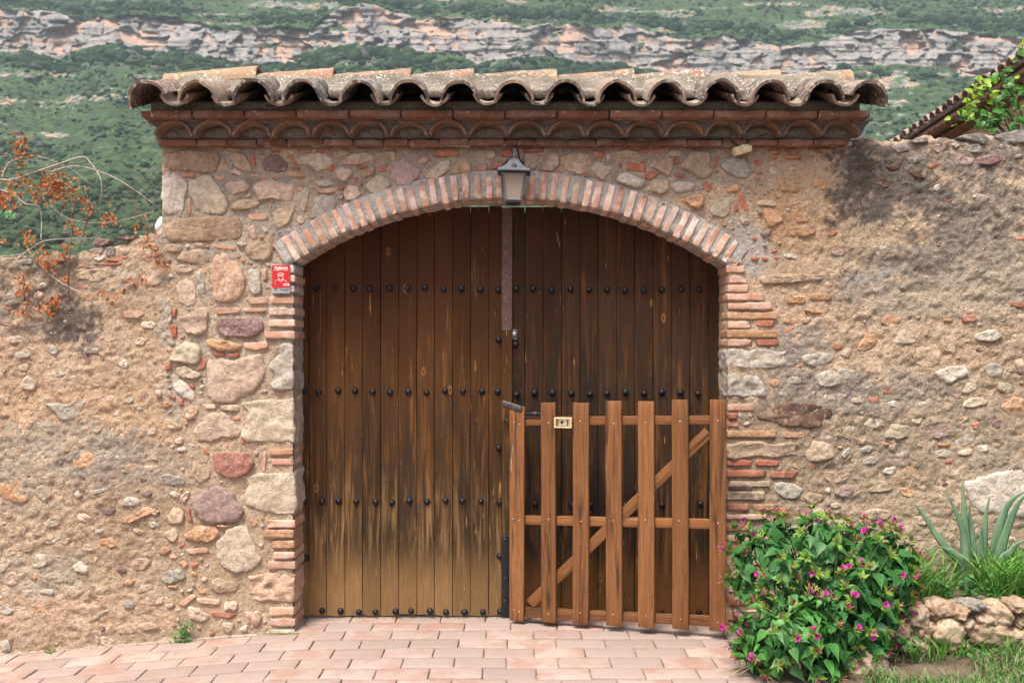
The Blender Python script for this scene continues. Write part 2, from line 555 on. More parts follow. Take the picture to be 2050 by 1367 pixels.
def picket_mat():
    m, nt, b = new_mat('picket_wood', .7, .15)
    tc = nd(nt, 'ShaderNodeTexCoord')
    rnd = nd(nt, 'ShaderNodeObjectInfo').outputs['Random']
    off = nd(nt, 'ShaderNodeCombineXYZ', None, X=math_(nt, 'MULTIPLY', rnd, 41.0), Y=math_(nt, 'MULTIPLY', rnd, 17.0), Z=math_(nt, 'MULTIPLY', rnd, 9.0))
    v = nd(nt, 'ShaderNodeVectorMath', {'operation': 'ADD'}, _0=tc.outputs['Object'], _1=off.outputs[0]).outputs[0]
    grain = noise(nt, scalev(nt, v, (75, 30, 2.6)), 1, 5, .62, 1.2)
    fine = noise(nt, scalev(nt, v, (330, 120, 10)), 1, 3, .6)
    streak = noise(nt, scalev(nt, v, (24, 20, 1.5)), 1, 4, .65, .8)
    c = mixc(nt, rng(nt, grain, .34, .66), (.245, .110, .042), (.165, .070, .028))
    c = mixc(nt, rng(nt, streak, .52, .66, 0, .85), c, (.040, .023, .015))
    c = mixc(nt, rng(nt, streak, .42, .28, 0, .45), c, (.29, .15, .07))
    c = mixc(nt, rng(nt, fine, .45, .62, 0, .35), c, (.12, .05, .021))
    c = mixc(nt, math_(nt, 'MULTIPLY', rng(nt, noise(nt, scalev(nt, v, (70, 40, 5)), 1, 2), .70, .75), .6), c, (.42, .28, .16))
    kv = scalev(nt, v, (11, 11, 3.2))
    kd = vor(nt, kv, 1.0)
    kc = nd(nt, 'ShaderNodeSeparateColor', None, Color=vor(nt, kv, 1.0, out='Color')).outputs[0]
    kn = math_(nt, 'MULTIPLY', rng(nt, kd, .2, .07), rng(nt, kc, .74, .77))
    c = mixc(nt, math_(nt, 'MULTIPLY', kn, .75), c, (.15, .055, .02))
    c = hsv(nt, c, rng(nt, rnd, 0, 1, .82, 1.15, 'LINEAR'))
    setc(nt, b, c)
    bump(nt, b, math_(nt, 'ADD', grain, math_(nt, 'MULTIPLY', fine, .4)), .5, .003)
    return m
PICKET = picket_mat()

IRON = plain('black_iron', (.022, .024, .028), .42, .5, .3, .2, 90)
STEEL = plain('dull_steel', (.10, .10, .105), .45, .7, .3, .2, 70)
SCREW = plain('screw_metal', (.45, .42, .36), .45, .6, .2)
RUST = plain('rusty_wire', (.085, .045, .035), .9, 0, .4)
LAMP_METAL = plain('lamp_grey_paint', (.12, .135, .16), .5, .1, .18, .1, 50)
LAMP_DARK = plain('lamp_black_paint', (.028, .029, .034), .5, .1, .2)
CREAM = plain('cream_plastic', (.66, .52, .33), .5, 0, .10)
CREAM_PALE = plain('pale_plastic', (.70, .64, .45), .5, 0, .06)
BLUE = plain('blue_print', (.03, .10, .24), .5, 0, .05)
WHITE = plain('white_plastic', (.80, .80, .80), .4, 0, .03)
PIPE = plain('pale_blue_pipe', (.52, .60, .68), .4, 0, .05)
CABLE = plain('black_cable', (.02, .018, .017), .6, 0, .1)
RED = plain('sign_red', (.50, .010, .014), .6, 0, .06)
SIGN_WHITE = plain('sign_white', (.76, .72, .70), .5, 0, .04)
SIGN_GREY = plain('sign_grey', (.36, .42, .44), .5, 0, .05)
SIGN_INK = plain('sign_ink', (.03, .05, .08), .5, 0, .05)

def glass_mat():
    m, nt, b = new_mat('frosted_lamp_glass', .35, .5)
    setc(nt, b, (.42, .35, .28))
    b.inputs['Transmission Weight'].default_value = .35
    return m
GLASS = glass_mat()

def paver_mat():
    m, nt, b = new_mat('clay_paver', .93, .15)
    v, rnd = coords(nt)
    n1 = noise(nt, v, 7, 4, .6)
    n2 = noise(nt, v, 80, 5, .65)
    c = mixc(nt, rnd, (.325, .240, .203), (.385, .300, .258))
    r2 = nd(nt, 'ShaderNodeMath', {'operation': 'FRACT'}, _0=math_(nt, 'MULTIPLY', rnd, 7.77)).outputs[0]
    worn = math_(nt, 'MULTIPLY', rng(nt, n1, .42, .62), rng(nt, r2, .05, .85))
    c = mixc(nt, math_(nt, 'MULTIPLY', worn, .62), c, (.30, .130, .085))
    c = mixc(nt, rng(nt, n2, .3, .55, .30, 0), c, (.30, .20, .15))
    c = mixc(nt, rng(nt, noise(nt, v, 22, 3), .58, .72, 0, .5), c, (.38, .315, .275))
    c = hsv(nt, c, rng(nt, r2, 0, 1, .88, 1.10, 'LINEAR'), .84)
    setc(nt, b, c)
    bump(nt, b, n2, .5, .003)
    return m
PAVER = paver_mat()

def soil_mat(name, c1, c2):
    m, nt, b = new_mat(name, .97, .1)
    v, _ = coords(nt, False)
    n1 = noise(nt, v, 5, 5, .6)
    n2 = noise(nt, v, 60, 6, .7)
    c = mixc(nt, rng(nt, n1, .35, .65), c1, c2)
    c = mixc(nt, rng(nt, n2, .32, .55, .7, 0), c, [x * .35 for x in c1])
    c = mixc(nt, rng(nt, n2, .6, .75, 0, .5), c, (.46, .38, .30))
    setc(nt, b, c)
    bump(nt, b, n2, .9, .012)
    return m
JOINT = soil_mat('joint_sand', (.30, .245, .17), (.36, .31, .22))
SOIL = soil_mat('garden_soil', (.15, .11, .078), (.21, .16, .12))

def leaf_mat(name, c1, c2, rough=.5, trans=.25, vary=.25, vein=0.0):
    m, nt, b = new_mat(name, rough, .35)
    v, rnd = coords(nt)
    n = noise(nt, v, 30, 3)
    c = mixc(nt, rnd, c1, c2)
    c = mixc(nt, rng(nt, n, .35, .65, 0, .35), c, [x * .6 for x in c1])
    r2 = nd(nt, 'ShaderNodeMath', {'operation': 'FRACT'}, _0=math_(nt, 'MULTIPLY', rnd, 9.13)).outputs[0]
    a = nd(nt, 'ShaderNodeAttribute', {'attribute_name': 'Col'})
    c = hsv(nt, c, rng(nt, r2, 0, 1, 1 - vary, 1 + vary, 'LINEAR'))
    setc(nt, b, c)
    tr = nd(nt, 'ShaderNodeBsdfTranslucent')
    nt.links.new(c, tr.inputs['Color'])
    mx = nd(nt, 'ShaderNodeMixShader', None, _0=trans, _1=b.outputs[0], _2=tr.outputs[0])
    nt.links.new(mx.outputs[0], nt.nodes['Material Output'].inputs['Surface'])
    return m
LEAF = leaf_mat('bush_leaf', (.045, .175, .045), (.100, .305, .060), .45, .24, .36)
LEAF_LIME = leaf_mat('young_leaf', (.15, .28, .03), (.23, .36, .05), .5, .3)
PETAL = leaf_mat('magenta_petal', (.50, .010, .28), (.58, .03, .35), .5, .25, .1)
BUD = leaf_mat('pink_bud', (.40, .05, .13), (.52, .13, .22), .5, .2, .15)
DRY = leaf_mat('dried_leaf', (.40, .105, .028), (.48, .20, .07), .7, .25, .3)
SHRUB_LEAF = leaf_mat('shrub_leaf', (.06, .20, .045), (.10, .28, .055), .4, .3)
SHRUB_LIME = leaf_mat('shrub_young_leaf', (.25, .44, .03), (.33, .50, .055), .4, .35)
WEED_LEAF = leaf_mat('weed_leaf', (.055, .20, .045), (.09, .26, .06), .5, .3)
TWIG = plain('grey_twig', (.34, .29, .255), .9, 0, .3, .3, 60)
TWIG_RED = plain('reddish_twig', (.15, .085, .07), .9, 0, .3, .3, 60)
STEM = plain('green_stem', (.055, .10, .03), .6, 0, .2)

def attr_leaf_mat(name, rough=.55, trans=.25):
    m, nt, b = new_mat(name, rough, .3)
    c = nd(nt, 'ShaderNodeAttribute', {'attribute_name': 'Col'}).outputs['Color']
    setc(nt, b, c)
    tr = nd(nt, 'ShaderNodeBsdfTranslucent')
    nt.links.new(c, tr.inputs['Color'])
    mx = nd(nt, 'ShaderNodeMixShader', None, _0=trans, _1=b.outputs[0], _2=tr.outputs[0])
    nt.links.new(mx.outputs[0], nt.nodes['Material Output'].inputs['Surface'])
    return m
GRASS = attr_leaf_mat('grass_blade')

def aloe_mat():
    m, nt, b = new_mat('aloe_leaf', .42, .4)
    v, rnd = coords(nt)
    n = noise(nt, scalev(nt, v, (20, 20, 6)), 1, 4)
    c = mixc(nt, rng(nt, n, .35, .65), (.125, .225, .13), (.195, .31, .195))
    setc(nt, b, c)
    return m
ALOE = aloe_mat()
# ------------------------------------------------------------------ ground and paving
def gz(x):
    """height of the paved ground: level at the door, falling away to the left"""
    x = np.asarray(x, float)
    t = -1.05 - x
    s = 0.5 * (t + np.sqrt(t * t + 0.03))
    return -0.0795 * np.minimum(s, 9.0) + 0.003

def gzs(x):
    return float(gz(np.array([x]))[0])

_g = np.sinh(np.linspace(-1, 1, 121) * 8.2) / math.sinh(8.2) * 1900.0
GX, GY = np.meshgrid(_g, _g, indexing='ij')
GZ = gz(GX) - 0.045
GV = np.stack([GX.ravel(), GY.ravel(), GZ.ravel()], 1)
n_ = len(_g)
ii = (np.arange(n_ - 1)[:, None] * n_ + np.arange(n_ - 1)[None]).ravel()
GF = np.stack([ii, ii + n_, ii + n_ + 1, ii + 1], 1)
kind(obj('ground', GV, GF, SOIL), 'structure')

def paved_sheet_mat():
    m, nt, b = new_mat('paving_far', .93, .15)
    v, _ = coords(nt, False)
    br = nd(nt, 'ShaderNodeTexBrick', None, Vector=v, Scale=1.0)
    br.inputs['Color1'].default_value = rgb((.285, .200, .170))
    br.inputs['Color2'].default_value = rgb((.335, .25, .215))
    br.inputs['Mortar'].default_value = rgb((.33, .27, .2))
    br.inputs['Mortar Size'].default_value = .008
    br.inputs['Brick Width'].default_value = .248
    br.inputs['Row Height'].default_value = .155
    c = mixc(nt, rng(nt, noise(nt, v, 6, 4), .5, .7, 0, .6), br.outputs[0], (.50, .24, .15))
    setc(nt, b, c)
    return m

def sheet(name, x0, x1, y0, y1, dz, mat, nx=60, ny=8, amp=0.0):
    X, Y = np.meshgrid(np.linspace(x0, x1, nx), np.linspace(y0, y1, ny), indexing='ij')
    Z = gz(X) + dz
    if amp:
        Z = Z + amp * fbm(np.stack([X.ravel() * 9, Y.ravel() * 9, X.ravel() * 0], 1), 4).reshape(X.shape)
    V = np.stack([X.ravel(), Y.ravel(), Z.ravel()], 1)
    q = (np.arange(nx - 1)[:, None] * ny + np.arange(ny - 1)[None]).ravel()
    return obj(name, V, np.stack([q, q + ny, q + ny + 1, q + 1], 1), mat)

paving = kind(sheet('paving', -3.6, 1.36, -1.35, 0.30, -0.013, JOINT, 140, 50, .007), 'structure')
kind(sheet('forecourt', -6.0, 1.6, -9.0, -1.352, -0.004, paved_sheet_mat()), 'structure')

PAV = [mesh_of('paver', *rough_box((.2435, .1505, .05), (8, 5, 3), .0045, .0018, 26, s, .008), PAVER) for s in range(7)]
row, y_hi = 0, 0.285
while y_hi > -1.30:
    yc = y_hi - .155 / 2
    x = -3.45 + (0.124 if row % 2 else 0.0) + random.uniform(-.012, .012) - 0.04
    while x < 1.28:
        z = gzs(x)
        slope = (gzs(x + .12) - gzs(x - .12)) / .24
        inst('paver', PAV[random.randrange(7)], paving, (x, yc + random.uniform(-.003, .003), z - .025 + random.uniform(-.003, .002)),
             (random.uniform(-.012, .012), -math.atan(slope) + random.uniform(-.010, .010), random.uniform(-.010, .010)))
        x += .248
    y_hi -= .155
    row += 1

# ------------------------------------------------------------------ the hillside with its cliff band
top_px = [(-1500, 60), (-700, 40), (-300, 10), (0, 24), (100, 32), (180, 48), (260, 36), (330, 42), (400, 52), (470, 66), (560, 60), (620, 62), (650, 36), (700, 16), (745, 18), (800, 32),
          (850, 46), (900, 42), (1000, 52), (1080, 55), (1150, 58), (1220, 64), (1262, 54), (1340, 82), (1400, 84), (1450, 78), (1520, 92), (1585, 100), (1640, 92), (1700, 68),
          (1800, 62), (1900, 70), (2000, 80), (2050, 82), (2300, 60), (2800, 90), (3600, 50)]
bot_px = [(-1500, 130), (-700, 110), (-300, 90), (0, 92), (60, 92), (115, 108), (160, 88), (230, 74), (300, 92), (380, 92), (430, 106), (500, 116), (570, 121), (620, 96), (700, 74), (760, 84), (850, 92),
          (900, 94), (950, 114), (1000, 108), (1100, 100), (1170, 121), (1230, 114), (1280, 125), (1350, 138), (1500, 142), (1600, 142), (1680, 122), (1800, 115), (1900, 130),
          (2000, 150), (2050, 162), (2300, 150), (2800, 160), (3600, 120)]
PX = np.concatenate([np.arange(-1500, -300, 12.0), np.arange(-300, 2360, 2.6), np.arange(2360, 3560, 12.0)])
NC = len(PX)
one = np.ones(NC)
yt = np.interp(PX, *zip(*top_px)) - 7 + 7 * fbm(np.stack([PX / 22, one, one], 1), 3, seed=3)
yb = np.interp(PX, *zip(*bot_px)) + 9 + 5 * fbm(np.stack([PX / 26, one * 5, one], 1), 3, seed=4)
dB = 620 + 55 * fbm(np.stack([PX / 260, one * 9, one], 1), 3, seed=5)
RA, RB, RC = 125, 44, 80
rows_py, rows_d, rows_rock = [], [], []
for k in range(RA):
    f = k / RA
    rows_py.append(740 + (yb - 740) * f)
    rows_d.append(140 * (dB / 140) ** (f ** .85))
    rows_rock.append(one * 0)
for k in range(RB):
    f = k / RB
    rows_py.append(yb + (yt - yb) * f)
    rows_d.append(dB + 16 * f)
    rows_rock.append(one)
for k in range(RC):
    f = k / (RC - 1)
    rows_py.append(yt + (-150 - yt) * f)
    rows_d.append(dB + 16 + 480 * f)
    rows_rock.append(one * 0)
HPY, HD, HR = np.array(rows_py), np.array(rows_d), np.array(rows_rock)
NR = len(HPY)
HPX = np.tile(PX, (NR, 1))
def field(sx, sy, oct_=3, seed=0, dx=0):
    return fbm(np.stack([(HPX.ravel() + dx) / sx, HPY.ravel() / sy, np.full(HPX.size, seed * 3.7)], 1), oct_, seed=seed).reshape(HPX.shape)
inner = HR > .5
def cells(w, h, seed):
    """blocky joints: a random value per fracture block"""
    jx = field(38, 16, 2, seed) * .9
    jy = field(60, 60, 2, seed + 1) * .9
    cy_ = np.floor(HPY / h + jy)
    cx_ = np.floor(HPX / w + jx + cy_ * .37)
    return _hash(cx_.astype(np.int64) & 0xffffffff, cy_.astype(np.int64) & 0xffffffff, np.zeros_like(cx_, np.int64), seed)
blk = cells(46, 34, 11)
blk2 = cells(17, 21, 12)
ledge = field(140, 9, 2, 13)
step = blk * 5 + blk2 * 2.6 + np.round(ledge * 3) / 3 * 2
tint = np.clip(.5 + .33 * blk2 + .22 * blk + .25 * field(90, 40, 2, 19), 0, 1)
edge = np.minimum(smooth(0, .06, np.arange(NR)[:, None] / NR - (RA - 1) / NR), 1)
HDD = HD + np.where(inner, step, 0)
HDD = HDD + np.where(inner, 0, field(70, 45, 4, 14) * HD * .03 + field(24, 16, 3, 15) * HD * .008)
outc = [(200, 196, 80, 9), (70, 150, 90, 8), (300, 152, 60, 7), (30, 205, 50, 6), (640, 12, 70, 9), (1350, 28, 58, 9), (1330, 62, 34, 7), (1440, 92, 60, 9),
        (1610, 50, 70, 9), (1690, 25, 80, 10), (1790, 165, 44, 22), (1770, 205, 60, 12), (1040, 4, 40, 5), (1540, 8, 60, 7), (560, 8, 60, 8), (1000, 130, 60, 5),
        (330, 240, 40, 6), (110, 270, 45, 6), (1850, 230, 50, 6), (700, 128, 60, 5), (1230, 20, 50, 6), (1180, 75, 40, 5), (2000, 20, 60, 9), (160, 235, 40, 5), (1900, 150, 60, 6)]
rock = HR.copy()
wob = field(30, 14, 3, 16)
for (cx, cy, rx, ry) in outc:
    q = ((HPX - cx) / rx) ** 2 + ((HPY - cy) / ry) ** 2 + wob * 1.6
    rock = np.maximum(rock, smooth(1.05, .55, q) * .50)
    HDD = HDD - np.where(inner, 0, smooth(1.2, .2, q) * 4)
led = field(110, 6, 3, 17)
rock = np.maximum(rock, smooth(.36, .5, led) * .55 * (HPY < 300))
veg_in_cliff = smooth(.26, .36, field(40, 10, 3, 18)) * inner
rock = np.where(inner, rock - .6 * veg_in_cliff, rock)
rock = np.clip(rock, 0, 1)
U = (HPX - HX) / F
HXX, HYY, HZZ = U * HDD, CAMY + HDD, CAMZ - (HPY - HY) / F * HDD
# the back of the ridge
HXX = np.vstack([HXX, U[-1:] * 1400, U[-1:] * 1700])
HYY = np.vstack([HYY, np.full((1, NC), 1400.), np.full((1, NC), 1700.)])
HZZ = np.vstack([HZZ, HZZ[-1:] * .8, HZZ[-1:] * 0 - 5])
hr2 = np.vstack([rock, rock[-1:] * 0, rock[-1:] * 0])
ti2 = np.vstack([tint, tint[-1:], tint[-1:]])
HV = np.stack([HXX.ravel(), HYY.ravel(), HZZ.ravel()], 1)
q = (np.arange(NR + 1)[:, None] * NC + np.arange(NC - 1)[None]).ravel()
HF = np.stack([q, q + 1, q + NC + 1, q + NC], 1)

def hill_mat():
    m, nt, b = new_mat('hillside', .95, .1)
    v, _ = coords(nt, False)
    at_ = nd(nt, 'ShaderNodeSeparateColor', None, Color=nd(nt, 'ShaderNodeAttribute', {'attribute_name': 'Col'}).outputs['Color'])
    rk = at_.outputs[0]
    n1 = noise(nt, v, .02, 5, .6)
    n2 = noise(nt, v, .22, 5, .65)
    n3 = noise(nt, v, .9, 3, .6)
    g = mixc(nt, rng(nt, n1, .38, .62), (.044, .086, .032), (.068, .118, .042))
    g = mixc(nt, rng(nt, n2, .40, .58), g, (.024, .048, .022))
    g = mixc(nt, rng(nt, noise(nt, scalev(nt, v, (.035, .035, .30)), 1, 4, .65), .54, .66, 0, .5), g, (.12, .125, .08))
    g = mixc(nt, rng(nt, n3, .58, .72, 0, .5), g, (.15, .135, .095))
    st = noise(nt, scalev(nt, v, (.17, .17, .045)), 1, 5, .65)
    pk = noise(nt, scalev(nt, v, (.045, .045, .06)), 1, 4, .6, .5)
    r_ = mixc(nt, rng(nt, st, .36, .64), (.31, .285, .265), (.19, .185, .185))
    pk = math_(nt, 'ADD', math_(nt, 'MULTIPLY', pk, .45), math_(nt, 'MULTIPLY', at_.outputs[1], .55))
    r_ = mixc(nt, rng(nt, pk, .52, .64, 0, .95), r_, (.42, .29, .22))
    r_ = mixc(nt, rng(nt, noise(nt, scalev(nt, v, (.04, .04, .5)), 1, 4, .7), .62, .72, 0, .55), r_, (.10, .09, .09))
    r_ = mixc(nt, rng(nt, noise(nt, scalev(nt, v, (.5, .5, .03)), 1, 3, .6), .62, .70, 0, .7), r_, (.08, .075, .075))
    f = rng(nt, math_(nt, 'ADD', rk, math_(nt, 'MULTIPLY', math_(nt, 'SUBTRACT', n2, .5), 1.5)), .40, .62)
    setc(nt, b, mixc(nt, f, g, r_))
    bump(nt, b, n2, .8, 1.5)
    return m

hill = obj('hillside', HV, HF, hill_mat(), smooth_shade=False)
kind(hill, 'structure')
color_attr(hill.data, np.stack([hr2.ravel(), ti2.ravel(), hr2.ravel()], 1))

# shrubs and trees on the hillside, too far to count
bmx = bmesh.new()
bmesh.ops.create_icosphere(bmx, subdivisions=2, radius=1.0)
IV = np.array([v.co[:] for v in bmx.verts])
IF = np.array([[v.index for v in f.verts] for f in bmx.faces])
bmx.free()
vis = ((HPX > -140) & (HPX < 2190) & (HPY < 500) & (HPY > -40)) * 1.0
vis = np.where((HPX > -300) & (HPX < 2360), vis, 1.4 * ((HPX > -1200) & (HPX < 3260) & (HPY < 420) & (HPY > -90)))
vis = vis * ~((HPX > 400) & (HPX < 1640) & (HPY > 235))
wt = (1 - rock) ** 2 * vis
wt = np.where(inner, wt * .05, wt)
dens = field(90, 38, 3, 21)
below = np.exp(-((HPY - yb[None] - 26) / 15.0) ** 2) + .8 * np.exp(-((HPY - yt[None] + 16) / 9.0) ** 2)
wt = wt * (.18 + np.clip(dens + .25, 0, 1) * 1.4 + below * 1.1)
wt = wt * (HD / 600.0) ** .3
cdf = np.cumsum(wt.ravel())
bmx = bmesh.new()
bmesh.ops.create_icosphere(bmx, subdivisions=1, radius=1.0)
IV1 = np.array([v.co[:] for v in bmx.verts])
IF1 = np.array([[v.index for v in f.verts] for f in bmx.faces])
bmx.free()
all_v, all_f, all_c, voff = [], [], [], 0
for NB, iv, if_, small in ((9500, IV, IF, 0), (16000, IV1, IF1, 1), (1500, IV, IF, 2)):
    cd = cdf if small < 2 else np.cumsum((wt * np.clip(below - .25, 0, 1) * np.clip(dens + .5, 0, 1)).ravel())
    pick = np.searchsorted(cd, RNG.random(NB) * cd[-1])
    bd = HDD.ravel()[pick]
    bpos = np.stack([HXX[:NR].ravel()[pick], HYY[:NR].ravel()[pick], HZZ[:NR].ravel()[pick]], 1)
    bpos[:, 0] += RNG.normal(0, .6, NB)
    big_tree = np.clip(below.ravel()[pick] * np.clip(dens.ravel()[pick] + .5, 0, 1), 0, 1)
    if small == 2:
        rpx = 5.5 + 6.5 * RNG.random(NB) ** 1.5
    elif small:
        rpx = (1.1 + 1.8 * RNG.random(NB) ** 2) * np.clip(560 / bd, .9, 1.9)
    else:
        rpx = (2.0 + 3.4 * RNG.random(NB) ** 2 + 7.0 * big_tree * RNG.random(NB)) * np.clip(560 / bd, .9, 2.0)
    rad = rpx * bd / F
    jit = 1 + .30 * vnoise(np.repeat(iv[None] * 2.3, NB, 0).reshape(-1, 3) + np.repeat(RNG.random((NB, 1, 3)) * 400, len(iv), 1).reshape(-1, 3), 31).reshape(NB, -1)
    jit += .20 * RNG.standard_normal((NB, len(iv)))
    sc_ = np.stack([rad * (1 + .5 * RNG.random(NB)), rad, rad * (.7 + .45 * RNG.random(NB))], 1)
    V = iv[None] * jit[..., None] * sc_[:, None] + bpos[:, None] + np.array([0, 0, 1])[None, None] * (rad * .42)[:, None, None]
    all_v.append(V.reshape(-1, 3))
    all_f.append((if_[None] + (np.arange(NB) * len(iv))[:, None, None]).reshape(-1, 3) + voff)
    voff += NB * len(iv)
    tone = np.clip(RNG.normal(.45, .28, NB) - .3 * big_tree - (.12 if small == 2 else 0), 0, 1)[:, None]
    bc = (1 - tone) * np.array([.011, .032, .013]) + tone * np.array([.050, .088, .032])
    greyb = RNG.random(NB) < .10
    bc[greyb] = np.array([.095, .105, .085])
    all_c.append(np.repeat(bc, len(iv), 0) * (0.7 + .6 * RNG.random((NB * len(iv), 1))))
def attr_mat(name, rough=.9):
    m, nt, b = new_mat(name, rough, .1)
    setc(nt, b, nd(nt, 'ShaderNodeAttribute', {'attribute_name': 'Col'}).outputs['Color'])
    return m
woods = obj('hillside_shrubs', np.vstack(all_v), np.vstack(all_f), attr_mat('hill_foliage'), smooth_shade=False)
color_attr(woods.data, np.vstack(all_c))
tag(woods, 'dense green shrubs and small trees covering the rocky hillside', 'shrubs')
kind(woods, 'stuff')

# the air between here and the cliffs
def haze_mat():
    m = bpy.data.materials.new('haze_air')
    m.use_nodes = True
    nt = m.node_tree
    nt.nodes.remove(nt.nodes['Principled BSDF'])
    pv = nt.nodes.new('ShaderNodeVolumePrincipled')
    pv.inputs['Color'].default_value = (.72, .86, 1.0, 1)
    pv.inputs['Density'].default_value = HAZE
    pv.inputs['Anisotropy'].default_value = .2
    nt.links.new(pv.outputs[0], nt.nodes['Material Output'].inputs['Volume'])
    return m
HAZE = 0.00022
hz = obj('haze', *box_geo(0, 850, 225, 4200, 1800, 460), haze_mat(), smooth_shade=False)
tag(hz, 'thin pale bluish haze in the air before the hillside', 'haze')
kind(hz, 'stuff')
# ------------------------------------------------------------------ walls: gateway, left wall, right wall
S = F / -CAMY                                # pixels per metre on the plane of the wall face
XL, XR = -1.160, 1.150                       # jambs of the opening
DOOR_Y = 0.23                                # depth of the reveal
ARC_X, ARC_Z, ARC_R = (1017 - HX) / S, CAMZ - (1173 - HY) / S, 775 / S
ARC_RO = 829 / S
ARC_A = math.asin(427 / 775)
WX0, WX1 = (325 - HX) / S, (1700 - HX) / S   # ends of the gateway
WTOP = 2.585

def wall_disp(X, Z):
    """relief of the mortar, positive towards the viewer, continuous across the three walls"""
    P = np.stack([X, np.zeros_like(X), Z], 1)
    rough = np.clip(.45 + .75 * smooth(-1.75, -2.0, X) + .75 * smooth(1.3, 1.7, X), 0, 1.2)
    d = .002 + .008 * fbm(P * 3.1, 3, seed=41) + rough * (.0055 * fbm(P * 9.5, 3, seed=42) + .0048 * fbm(P * 27, 3, seed=43))
    d += (.003 + .0042 * rough) * fbm(P * 56, 2, .7, seed=44)
    # crumbled hollows and a few broken ledges
    d -= rough * .016 * np.clip(fbm(P * np.array([17, 1, 25]) + 5, 3, seed=45) - .22, 0, 1)
    led = vnoise(P * np.array([6, 1, 19]) + 15, 46) + .5 * vnoise(P * 31 + 4, 47)
    d += rough * .004 * smooth(-.1, .25, led)
    return d

def blend_color(X, Z, blobs, base):
    px, py = HX + X * S, HY - (Z - CAMZ) * S
    P = np.stack([X, np.zeros_like(X), Z], 1)
    w1 = fbm(P * 4.2, 4, seed=51)
    w2 = fbm(P * 13, 4, seed=52)
    w3 = fbm(P * 46, 3, seed=54)
    C = np.tile(np.array(base, float), (len(X), 1))
    t = smooth(-.25, .3, fbm(P * 6.5, 4, seed=53))[:, None]
    C = C * (1 - .35 * t) + np.array((.40, .345, .285)) * .35 * t
    for (cx, cy, rx, ry, col, k) in blobs:
        q = ((px - cx) / rx) ** 2 + ((py - cy) / ry) ** 2 + w1 * .9 + w2 * .9 + w3 * 1.1
        f = (smooth(1.3, .35, q) * k)[:, None]
        C = C * (1 - f) + np.array(col) * f
    C = C * np.array([1.03, .985, .92])
    return C * (1 + .20 * w2[:, None] + .12 * w1[:, None] + .16 * w3[:, None])

BUFF, PINKB, GREYB, BROWNB = (.62, .45, .31), (.63, .47, .355), (.50, .45, .385), (.47, .36, .265)
CEM, DARK, PALE, CEMB = (.37, .345, .315), (.135, .126, .12), (.62, .55, .46), (.50, .49, .475)
BLOBS = [
    # left wall
    (80, 720, 200, 120, PINKB, .8), (230, 850, 140, 90, BUFF, .8), (60, 830, 110, 60, BUFF, .9), (120, 900, 170, 60, GREYB, .9), (250, 930, 120, 60, CEM, .55),
    (60, 620, 90, 60, CEM, .5), (150, 640, 60, 50, DARK, .85), (170, 690, 28, 40, DARK, .7), (90, 560, 120, 30, DARK, .5), (230, 560, 70, 50, GREYB, .5), (30, 590, 60, 40, DARK, .45),
    (200, 1060, 200, 70, BROWNB, .85), (90, 1150, 130, 50, GREYB, .7), (180, 1230, 260, 45, PINKB, .9), (20, 980, 80, 60, GREYB, .6), (250, 1140, 90, 40, BROWNB, .7),
    (300, 700, 40, 120, BUFF, .6), (60, 1290, 120, 30, PINKB, .7), (330, 520, 14, 60, DARK, .5), (80, 530, 190, 22, DARK, .55),
    # gateway, left pier and spandrels
    (450, 420, 170, 160, (.50, .465, .415), .8), (800, 340, 400, 60, (.44, .405, .355), .8), (1300, 340, 260, 70, (.43, .39, .34), .75), (440, 700, 110, 150, (.52, .47, .405), .7),
    (450, 1150, 120, 120, (.54, .42, .305), .8), (330, 640, 20, 60, CEMB, .6), (345, 780, 22, 80, CEMB, .6), (570, 620, 40, 80, (.52, .50, .465), .7), (600, 470, 80, 14, CEMB, .6),
    (1510, 500, 38, 60, CEMB, .95), (1480, 455, 30, 22, CEMB, .7),
    # right side of the gateway and the right wall
    (1620, 400, 110, 120, (.62, .45, .31), .9), (1560, 420, 40, 70, (.58, .37, .22), .6), (1640, 590, 120, 70, (.60, .455, .34), .8), (1800, 640, 240, 60, (.58, .46, .35), .8),
    (1900, 560, 220, 80, (.47, .43, .37), .75), (1980, 440, 130, 110, (.48, .435, .37), .8), (1760, 470, 90, 50, (.56, .44, .33), .6),
    (1870, 310, 250, 44, DARK, .7), (1770, 390, 130, 90, DARK, .85), (1880, 420, 170, 90, (.16, .15, .14), .65), (1705, 350, 46, 80, DARK, .75), (1800, 530, 130, 44, (.26, .24, .215), .65), (1930, 500, 130, 50, (.28, .255, .23), .55),
    (1700, 560, 60, 30, (.24, .22, .20), .5), (1950, 330, 120, 40, (.30, .28, .255), .6), (1750, 560, 60, 30, CEMB, .5),
    (1600, 700, 90, 50, CEM, .9), (1640, 780, 130, 60, (.33, .305, .275), .9), (1800, 770, 110, 60, CEM, .7), (1900, 720, 130, 30, PINKB, .6), (1900, 840, 140, 50, (.42, .36, .295), .7),
    (1760, 900, 180, 60, (.39, .325, .26), .8), (1530, 900, 90, 90, (.38, .31, .245), .8), (1560, 1000, 130, 60, (.43, .335, .25), .8), (1750, 1020, 150, 60, (.50, .405, .315), .8),
    (1950, 1060, 120, 60, (.53, .43, .335), .8), (1990, 960, 60, 60, (.55, .50, .44), .5),
]
BASE = (.55, .44, .335)

def in_opening(X, Z, grow=0.0, growx=None):
    spring = ARC_Z + ARC_R * math.cos(ARC_A)
    gx = grow if growx is None else growx
    inx = (X > XL - gx) & (X < XR + gx)
    return inx & ((Z < spring) | (np.hypot(X - ARC_X, Z - ARC_Z) < ARC_R + grow))

